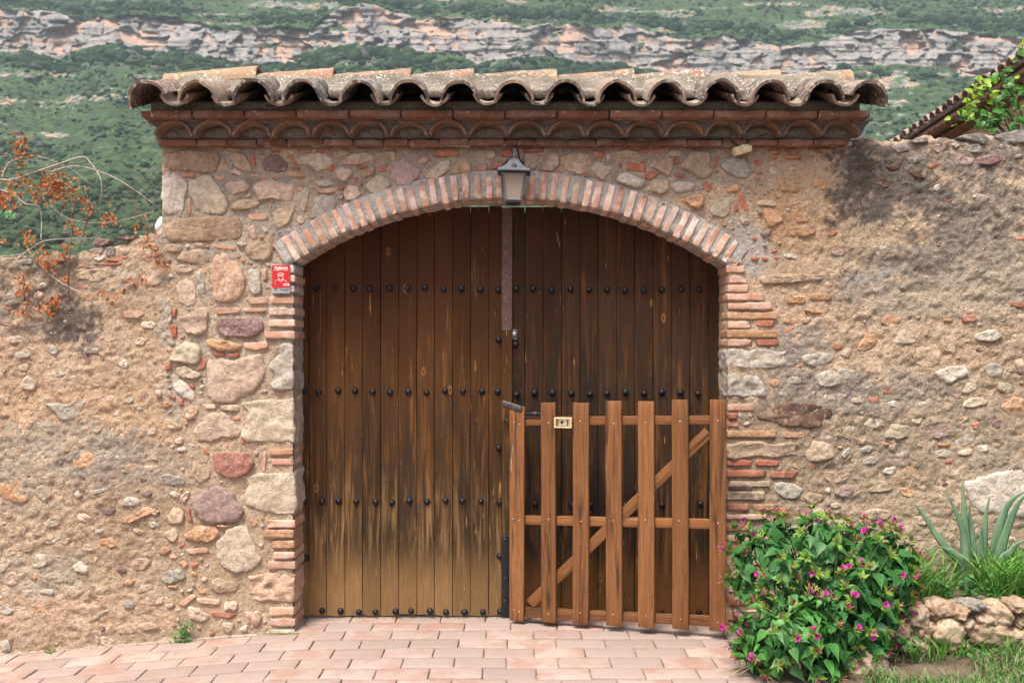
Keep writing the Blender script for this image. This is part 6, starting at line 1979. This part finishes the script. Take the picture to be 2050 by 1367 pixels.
# ------------------------------------------------------------------ planting bed, low retaining wall, soil
def relief_sheet(name, x0, x1, y0, y1, zf, mat, nx, ny, amp, seed):
    X, Y = np.meshgrid(np.linspace(x0, x1, nx), np.linspace(y0, y1, ny), indexing='ij')
    Z = zf(X, Y)
    P = np.stack([X.ravel(), Y.ravel(), Z.ravel()], 1)
    P[:, 2] += amp * fbm(P * np.array([7, 7, 0]), 4, seed=seed) + amp * .4 * fbm(P * np.array([30, 30, 0]), 3, seed=seed + 1)
    q = (np.arange(nx - 1)[:, None] * ny + np.arange(ny - 1)[None]).ravel()
    return obj(name, P, np.stack([q, q + ny, q + ny + 1, q + 1], 1), mat)
def soil_z(X, Y):
    return .012 + .060 * smooth(1.9, 2.6, X) * smooth(-1.1, -.5, Y) - .03 * smooth(-1.0, -1.8, Y) + .012 * smooth(1.15, 1.6, X)
kind(relief_sheet('soil', 1.13, 4.6, -2.6, -.22, soil_z, SOIL, 150, 110, .014, 91), 'structure')
def bed_z(X, Y):
    return .10 + .155 * smooth(1.55, 2.0, X) * smooth(-.70, -.42, Y)
kind(relief_sheet('planting_bed', 1.17, 4.4, -.50, .03, bed_z, SOIL, 130, 30, .015, 93), 'structure')

low = thing('retaining_wall', 'low rough boulder wall holding up the grassy bed under the aloe', 'wall', (2.6, -.5, 0))
RWY = -.52
V, Fc = rough_box((2.6, .16, .34), (80, 8, 16), .05, .022, 7, 12)
V = np.array(V)
V[:, 1] -= .008 * fbm(V * 30, 3, seed=95)
put(obj('core', V, Fc, mortar_mat('earthy_mortar', (.40, .325, .24), .6), None, (3.22, RWY + .09, .10)), low)
def rock_geo(sx, sy, sz, seed, amp=.25):
    n = vnoise(IV * 1.7 + seed * 9, seed) * amp + fbm(IV * 4.5 + seed, 3, seed=seed + 1) * amp * .8 + fbm(IV * 12 + seed, 3, seed=seed + 2) * amp * .45
    V = IV * (1 + n)[:, None] * np.array([sx, sy, sz])
    return V, [tuple(f) for f in IF]
bmx = bmesh.new()
bmesh.ops.create_icosphere(bmx, subdivisions=4, radius=1.0)
IV = np.array([v.co[:] for v in bmx.verts])
IV = np.sign(IV) * np.abs(IV) ** .75
IF = np.array([[v.index for v in f.verts] for f in bmx.faces])
bmx.free()
# x, y, width, height in pixels of the photo, stone
RK = [(1832, 1232, 50, 40, 't'), (1885, 1222, 58, 36, 'n'), (1918, 1228, 34, 30, 'n'), (1948, 1215, 44, 22, 'l'), (1968, 1243, 34, 26, 't'), (2000, 1228, 50, 40, 't'), (2040, 1212, 40, 24, 'n'),
      (2048, 1242, 30, 30, 't'), (1850, 1262, 50, 40, 'n'), (1895, 1262, 60, 46, 't'), (1935, 1250, 34, 24, 't'), (1990, 1272, 90, 42, 'n'), (2046, 1270, 50, 34, 't'), (1830, 1290, 60, 34, 't'),
      (1915, 1290, 50, 26, 'n'), (2090, 1225, 50, 44, 't'), (2100, 1268, 60, 40, 'n'), (2150, 1240, 60, 60, 'n'), (1800, 1262, 46, 46, 'n')]
for k, (cx, cy, w, h, code) in enumerate(RK):
    p = at(cx, cy, RWY - .02)
    kx = (RWY - CAMY) / F
    V, Fc = rock_geo(w * kx * .54, .085, h * kx * .56, k + 200, .24)
    o = put(obj('stone', V, Fc, STONE[code], None, (p.x, RWY + .02 + random.uniform(-.012, .012), p.z)), low)
    o.rotation_euler = (random.uniform(-.1, .1), random.uniform(-.25, .25), 0)
V, Fc = rock_geo(.105, .09, .075, 31, .22)
rk = obj('rock', V, Fc, STONE['p'], None, tuple(at(1738, 1338, -.74)))
rk.rotation_euler = (.1, .45, .2)
tag(rk, 'loose pale pinkish rock lying at the foot of the flowering bush', 'rock')
V, Fc = rock_geo(.075, .05, .05, 41, .2)
rk = obj('rock', V, Fc, STONE['w'], None, tuple(at(2058, 1356, -.78)))
tag(rk, 'whitish stone on the bare patch of soil in the grass', 'rock')

# ------------------------------------------------------------------ grass and weeds
def blades(name, label, pts, hmin, hmax, wid, colors, seed, lean=.5):
    rg = np.random.default_rng(seed)
    n = len(pts)
    P = np.array(pts)
    h = hmin + (hmax - hmin) * rg.random(n) ** 1.6
    az = rg.random(n) * 2 * math.pi
    ln = lean * (.25 + rg.random(n)) * h
    d = np.stack([np.cos(az), np.sin(az)], 1)
    fa = az + math.pi / 2 + rg.normal(0, .5, n)
    wv = np.stack([np.cos(fa), np.sin(fa)], 1) * (wid * (.6 + .8 * rg.random(n)))[:, None]
    seg = 4
    V = np.zeros((n, 2 * seg + 1, 3))
    for k in range(seg):
        t = k / seg
        c = P.copy()
        c[:, :2] += d * (ln * t * t)[:, None]
        c[:, 2] += h * (t - .18 * t * t)
        ww = wv * (1 - .55 * t) * (.65 + .7 * t if t < .4 else 1)
        V[:, 2 * k] = c
        V[:, 2 * k, :2] -= ww
        V[:, 2 * k + 1] = c
        V[:, 2 * k + 1, :2] += ww
    c = P.copy()
    c[:, :2] += d * ln[:, None]
    c[:, 2] += h * .82
    V[:, 2 * seg] = c
    Fl = []
    for k in range(seg - 1):
        Fl += [(2 * k, 2 * k + 1, 2 * k + 3), (2 * k, 2 * k + 3, 2 * k + 2)]
    Fl.append((2 * seg - 2, 2 * seg - 1, 2 * seg))
    Fa = np.array(Fl)[None] + (np.arange(n) * (2 * seg + 1))[:, None, None]
    o = obj(name, V.reshape(-1, 3), Fa.reshape(-1, 3), GRASS, None)
    cc = np.array(colors)
    base = cc[rg.integers(0, len(cc), n)] * (.75 + .5 * rg.random((n, 1)))
    C = np.repeat(base[:, None], 2 * seg + 1, 1).reshape(-1, 3)
    color_attr(o.data, C)
    tag(o, label, 'grass')
    return kind(o, 'stuff')
GC = [(.085, .255, .036), (.12, .32, .048), (.16, .37, .06), (.055, .18, .03), (.21, .33, .08)]
rg = np.random.default_rng(5)
pts = []
while len(pts) < 9000:
    x, y = rg.uniform(1.50, 3.9), rg.uniform(-.46, -.03)
    if x > 3.3 and rg.random() < .5:
        continue
    if vnoise(np.array([[x * 4, y * 4, 3.0]]), 3)[0] > -.45:
        pts.append((x, y, float(bed_z(np.array(x), np.array(y)))))
blades('grass', 'lush tall green grass and weeds filling the raised bed around the aloe', pts, .07, .30, .0050, GC, 8, .8)
pts = []
while len(pts) < 10500:
    x, y = rg.uniform(1.55, 3.6), rg.uniform(-1.5, -.58)
    if x < 1.9 and y > -.85 and rg.random() < .7:
        continue
    bare = math.hypot((x - 2.58) / .20, (y + .80) / .10) < 1
    if not bare and vnoise(np.array([[x * 5, y * 5, 7.0]]), 4)[0] > -.12 + rg.normal(0, .2):
        pts.append((x, y, float(soil_z(np.array(x), np.array(y))) - .004))
blades('grass', 'short patchy grass on the ground before the low boulder wall', pts, .02, .095, .0030, [(.085, .225, .042), (.13, .275, .065), (.06, .175, .035), (.20, .265, .11), (.26, .24, .145)], 9, .9)
pts = [(rg.uniform(1.75, 3.4), rg.uniform(-.66, -.60), .05) for _ in range(330)]
blades('grass', 'taller grass tufts sprouting along the foot of the low boulder wall', pts, .05, .17, .0038, GC, 10, 1.0)

def weed(label, cx, cy, Y, spread, n, mesh, hgt, name='weed', z0=None):
    b0 = at(cx, cy, Y)
    if z0 is not None:
        b0.z = z0
    t = thing(name, label, 'weed', tuple(b0))
    for _ in range(n):
        q_ = Vector((random.gauss(0, spread), random.uniform(-.04, .0), abs(random.gauss(0, 1)) * hgt))
        add_leaf('leaf', random.choice(mesh), t, b0 + q_, Vector((random.gauss(0, .7), random.gauss(-.5, .4), random.gauss(.1, .4))), Vector((random.gauss(0, .3), -.45, .9)), random.uniform(.6, 1.1))
    for _ in range(5):
        obj('stem', *tube_geo(spline([(0, 0, 0), (random.gauss(0, spread * .5), -.01, hgt * .6), (random.gauss(0, spread), -.02, hgt * 1.3)], 4), .0014, 5), STEM, t)
    return t
WM = [leaf_mesh('leaf', .020, .017, WEED_LEAF, .15, .2, 4, .8), leaf_mesh('leaf', .015, .014, WEED_LEAF, .2, .3, 4, .8)]
weed('small bright green weed rooted at the foot of the pier', 368, 1282, -.03, .028, 95, WM, .055)
weed('tiny green weed in the crack under the left rubble wall', 106, 1309, -.03, .018, 26, WM, .014)
WM2 = [leaf_mesh('leaf', .034, .026, WEED_LEAF, .2, .25, 5, .7), leaf_mesh('leaf', .028, .024, SHRUB_LEAF, .2, .25, 5, .7)]
for (cx, cy, Y, n, lab) in ((1870, 1190, -.42, 60, 'broad-leaved weeds between the flowering bush and the aloe'), (1950, 1190, -.40, 60, 'clover-like weeds at the foot of the aloe'),
                            (2035, 1195, -.42, 60, 'leafy weeds over the right end of the boulder wall'), (1810, 1290, -.66, 34, 'low leafy weeds between the bush and the boulder wall'),
                            (1975, 1312, -.72, 12, 'single round-leaved weed in the short grass')):
    weed(lab, cx, cy, Y, .10 if n > 40 else .045, n, WM2, .05 if n > 40 else .03, 'weed')

# ------------------------------------------------------------------ aloe
al = at(1925, 1150, -.16)
aloe = thing('aloe', 'grey-green aloe with long tapering leaves against the right wall', 'aloe', (al.x, -.16, .25))
def zi(x, y, Y):
    return at(1780 + x / 7.593, 930 + y / 7.593, Y)
AL = [([(1180, 1880), (1180, 1500), (1160, 1100), (1140, 700), (1110, 220)], .036, -.16), ([(1180, 1880), (1180, 1500), (1120, 1000), (1000, 680), (870, 430)], .022, -.18), ([(1150, 1880), (1150, 1560), (800, 1180), (560, 820), (365, 565)], .026, -.20),
      ([(1300, 1880), (1300, 1500), (1260, 1000), (1225, 780), (1235, 540)], .018, -.12), ([(1430, 1880), (1430, 1500), (1450, 1100), (1470, 760), (1535, 470)], .026, -.14), ([(1400, 1880), (1400, 1500), (1390, 1250), (1400, 1080), (1415, 930)], .024, -.22),
      ([(1600, 1880), (1600, 1500), (1640, 1100), (1760, 700), (1900, 510), (2090, 390)], .030, -.16), ([(1650, 1880), (1650, 1500), (1740, 1150), (1860, 800), (1980, 570), (2100, 440)], .030, -.20), ([(1700, 1880), (1700, 1480), (1850, 1320), (1960, 1200), (2120, 1130)], .024, -.24),
      ([(1200, 1880), (1200, 1520), (980, 1340), (860, 1280), (760, 1230)], .018, -.24)]
for k, (pts, w, Y) in enumerate(AL):
    P = spline([zi(x, y, Y - .015 * i) for i, (x, y) in enumerate(pts)], 7)
    n = len(P)
    V, Fc = [], []
    for i, p in enumerate(P):
        t = i / (n - 1)
        tg = (P[min(i + 1, n - 1)] - P[max(i - 1, 0)]).normalized()
        sd = tg.cross(Vector((0, -1, 0))).normalized()
        hw = w * 1.18 * (1 - t) ** .75 * (1 if t > .02 else .95) + .0006
        dp = hw * .42
        for (a, b_) in ((-1, .12), (-.55, -.35), (0, -.22), (.55, -.35), (1, .12), (.6, .75), (0, 1.0), (-.6, .75)):
            V.append(tuple(p + sd * hw * a + Vector((0, 1, 0)) * dp * b_))
    for i in range(n - 1):
        for j in range(8):
            j2 = (j + 1) % 8
            Fc.append((i * 8 + j, i * 8 + j2, (i + 1) * 8 + j2, (i + 1) * 8 + j))
    Fc.append(tuple(range(7, -1, -1)))
    Fc.append(tuple((n - 1) * 8 + j for j in range(8)))
    lf = put(obj('leaf', V, Fc, ALOE, None), aloe)

# ------------------------------------------------------------------ the flowering bush
BC = Vector((1.49, -.60, .31))
bush = thing('flowering_bush', 'dense green bush with magenta trumpet flowers beside the picket gate', 'bush', (1.475, -.56, .04))
BL = [leaf_mesh('leaf', .088, .052, LEAF, .28, .22, 7, .60, .0, .5), leaf_mesh('leaf', .074, .046, LEAF, .35, .35, 7, .60, .0, .5), leaf_mesh('leaf', .082, .044, LEAF, .2, .12, 7, .58, .0, .55)]
YL = [leaf_mesh('bract', .034, .016, LEAF_LIME, .3, .15, 4, .7), leaf_mesh('bract', .023, .012, LEAF_LIME, .4, .0, 4, .7)]
def flower_geo():
    V, Fc = [], []
    prof = [(.0016, 0), (.0018, .012), (.0021, .022), (.0034, .029), (.0075, .0335)]
    a, b_ = lathe_geo(prof, 8)
    parts = [(a, b_)]
    n = 20
    ring = []
    for k in range(n):
        w = 2 * math.pi * k / n
        r_ = .0125 * (.80 + .20 * abs(math.cos(2.5 * w)))
        ring.append((r_ * math.cos(w), r_ * math.sin(w), .0365 - .002 * abs(math.cos(2.5 * w))))
    inner_ = [(.0074 * math.cos(2 * math.pi * k / n), .0074 * math.sin(2 * math.pi * k / n), .0335) for k in range(n)]
    parts.append((inner_ + ring, [(k, (k + 1) % n, n + (k + 1) % n, n + k) for k in range(n)]))
    return join_geo(parts)
FL = mesh_of('flower', *flower_geo(), PETAL)
BUDM = mesh_of('bud', *lathe_geo([(.0004, 0), (.0014, .002), (.0015, .014), (.0021, .021), (.0026, .026), (.0016, .031), (.0003, .033)], 7), BUD)
LOBES = [(Vector((1.30, -.50, .44)), (.25, .24, .24)), (Vector((1.69, -.47, .41)), (.27, .25, .25)), (Vector((1.30, -.76, .17)), (.27, .22, .23)), (Vector((1.57, -.64, .24)), (.23, .22, .25)), (Vector((1.49, -.50, .50)), (.22, .22, .20))]
def lobe_q(p, lb):
    c_, r_ = lb
    return math.sqrt(((p.x - c_.x) / r_[0]) ** 2 + ((p.y - c_.y) / r_[1]) ** 2 + ((p.z - c_.z) / r_[2]) ** 2)
tips = []
tries = 0
while len(tips) < 125 and tries < 12000:
    tries += 1
    lb = random.choice(LOBES)
    th, ph = random.uniform(-math.pi, math.pi), math.asin(random.uniform(-.75, 1))
    d = Vector((math.cos(ph) * math.cos(th), math.cos(ph) * math.sin(th), math.sin(ph)))
    if d.y > .5:
        continue
    k = random.uniform(.90, 1.10)
    p = lb[0] + Vector((d.x * lb[1][0], d.y * lb[1][1], d.z * lb[1][2])) * k
    if p.z < .025 or any(lobe_q(p, o_) < .86 for o_ in LOBES if o_ is not lb):
        continue
    if min([(p - q_[0]).length for q_ in tips] or [9]) < .060:
        continue
    tips.append((p, d))
# a few sprays that stand out of the outline, as in the photograph
for (px, py, Y) in ((1580, 1040, -.45), (1640, 1058, -.45), (1500, 1060, -.40), (1470, 1055, -.38), (1700, 1062, -.5), (1830, 1160, -.5), (1820, 1195, -.55), (1790, 1130, -.45), (1760, 1090, -.42), (1460, 1100, -.45),
                    (1455, 1160, -.5), (1462, 1250, -.62), (1475, 1305, -.7), (1535, 1345, -.86), (1600, 1320, -.9), (1715, 1290, -.8), (1840, 1120, -.45), (1520, 1085, -.5), (1605, 1080, -.55), (1680, 1085, -.55)):
    p = at(px, py, Y)
    tips.append((p, (p - BC).normalized()))
root = Vector((1.475, -.55, .03))
big_items, bract_items, bud_items = [], [], []
for p, d in tips:
    mid = (root + p) / 2 + Vector((d.x * .05, d.y * .05, .04))
    P = spline([root + Vector((d.x * .04, d.y * .04, 0)), mid, p], 6)
    put(obj('stem', *tube_geo(P, [.0055 * (1 - .6 * i / len(P)) for i in range(len(P))], 5), STEM, None), bush)
    # opposite pairs of leaves below the tip, then the drooping ruff
    nl = random.randint(8, 11)
    a0 = random.uniform(0, 6.28)
    side = d.cross(Vector((0, 0, 1)))
    side = side.normalized() if side.length > .1 else Vector((1, 0, 0))
    up2 = side.cross(d)
    for k in range(nl):
        a = a0 + 2 * math.pi * k / nl * 1.0 + random.uniform(-.25, .25)
        out = side * math.cos(a) + up2 * math.sin(a)
        back = .012 + .010 * k
        q_ = p - d * back
        xd = out * 1.0 + d * random.uniform(.1, .5) + Vector((0, 0, -random.uniform(.45, 1.2))) + rv(.12)
        zd = d * .9 + Vector((0, -.25, .75)) + rv(.15)
        big_items.append((q_, xd, zd, random.uniform(.60, 1.02) * (.75 + .35 * min(1, k / 5))))
    for k in range(random.randint(7, 12)):
        a = random.uniform(0, 6.28)
        out = side * math.cos(a) + up2 * math.sin(a)
        big = (p + d * .004 + out * .006, out + d * random.uniform(.3, 1.2) + Vector((0, 0, .3)), d + Vector((0, 0, .5)), random.uniform(.7, 1.25))
        bract_items.append(big)
    for k in range(random.choice((1, 2, 3, 4, 5, 6))):
        a = random.uniform(0, 6.28)
        out = side * math.cos(a) + up2 * math.sin(a)
        dr = (out * random.uniform(.3, 1.0) + d * .8 + Vector((0, -.2, .35)) + rv(.15)).normalized()
        M = Matrix.Translation(p + d * .010 - bush.location) @ dr.to_track_quat('Z', 'Y').to_matrix().to_4x4() @ Matrix.Scale(random.uniform(.8, 1.25), 4)
        isf = random.random() < .11
        if isf:
            o = bpy.data.objects.new('flower', FL)
            link(o, bush)
            o.matrix_local = M
        else:
            bud_items.append(M)
# inner leaves that close the crown
for _ in range(560):
    th, ph = random.uniform(-math.pi, math.pi), math.asin(random.uniform(-.8, .95))
    d = Vector((math.cos(ph) * math.cos(th), math.cos(ph) * math.sin(th), math.sin(ph)))
    lb = random.choice(LOBES)
    p = lb[0] + Vector((d.x * lb[1][0], d.y * lb[1][1], d.z * lb[1][2])) * random.uniform(.5, .9)
    if p.z < .05:
        continue
    big_items.append((p, d * .6 + Vector((0, 0, -.7)) + rv(.3), d + Vector((0, -.3, .6)) + rv(.2), random.uniform(.7, 1.15)))
cpos = Vector((0, CAMY, CAMZ))
big_items.sort(key=lambda it: (it[0] - cpos).length)
bract_items.sort(key=lambda it: (it[0] - cpos).length)
for it in bract_items[:300]:
    add_leaf('bract', random.choice(YL), bush, *it)
merged_leaves('bract_cluster', bract_items[300:], YL[0], bush)
bud_items.sort(key=lambda M: (bush.location + M.translation - cpos).length)
for M in bud_items[:300]:
    o = bpy.data.objects.new('bud', BUDM)
    link(o, bush)
    o.matrix_local = M
bv = [tuple(v.co) for v in BUDM.vertices]
bf = [tuple(p_.vertices) for p_ in BUDM.polygons]
if bud_items[300:]:
    kind(obj('bud_cluster', *join_geo([xform((bv, bf), M) for M in bud_items[300:]]), BUD, bush), 'stuff')
shown = big_items[:300]
rest = big_items[300:]
for it in shown:
    add_leaf('leaf', random.choice(BL), bush, *it)
merged_leaves('foliage', rest, BL[0], bush)
# trailing cut stems on the paving at the foot of the bush
for pts in ([(1460, 1352), (1480, 1340), (1500, 1332), (1530, 1322)], [(1455, 1340), (1470, 1336), (1490, 1334)], [(1478, 1350), (1495, 1340), (1505, 1332)]):
    P = spline([at(x, y, -.80) for x, y in pts], 4)
    put(obj('stem', *tube_geo(P, .0026, 5), plain('straw_stem', (.32, .34, .16), .7), None), bush)
# moss and dust along the joints of paving and wall
def crumbs(name, label, cat, pts, col, smin, smax):
    V, Fc = [], []
    base = [(1, 0, 0), (-.5, .87, 0), (-.5, -.87, 0), (0, 0, 1.1)]
    for (x_, y_, z_) in pts:
        s_ = random.uniform(smin, smax)
        o_ = len(V)
        a = random.uniform(0, 6.28)
        for (bx_, by_, bz_) in base:
            V.append((x_ + s_ * (bx_ * math.cos(a) - by_ * math.sin(a)), y_ + s_ * (bx_ * math.sin(a) + by_ * math.cos(a)), z_ + s_ * bz_ * .7))
        Fc += [(o_, o_ + 1, o_ + 3), (o_ + 1, o_ + 2, o_ + 3), (o_ + 2, o_, o_ + 3)]
    o = obj(name, V, Fc, plain(name + '_surface', col, .95, 0, .3))
    tag(o, label, cat)
    return kind(o, 'stuff')
pts = []
for _ in range(900):
    x_ = random.uniform(-3.2, XL - .02)
    pts.append((x_, random.uniform(-.055, -.012) * random.uniform(.3, 1), gzs(x_) + .002))
crumbs('grit', 'crumbled grit and dust along the foot of the walls', 'grit', pts, (.45, .35, .26), .002, .006)
pts = [(random.uniform(-1.32, -1.08), -.03 - abs(random.gauss(0, .012)), gzs(-1.2) + .001) for _ in range(260)] + [(random.uniform(-1.15, 1.1), DOOR_Y - .015 - abs(random.gauss(0, .012)), .004) for _ in range(260)]
crumbs('moss', 'thin green moss along the door sill and pier foot', 'moss', pts, (.10, .14, .04), .002, .005)
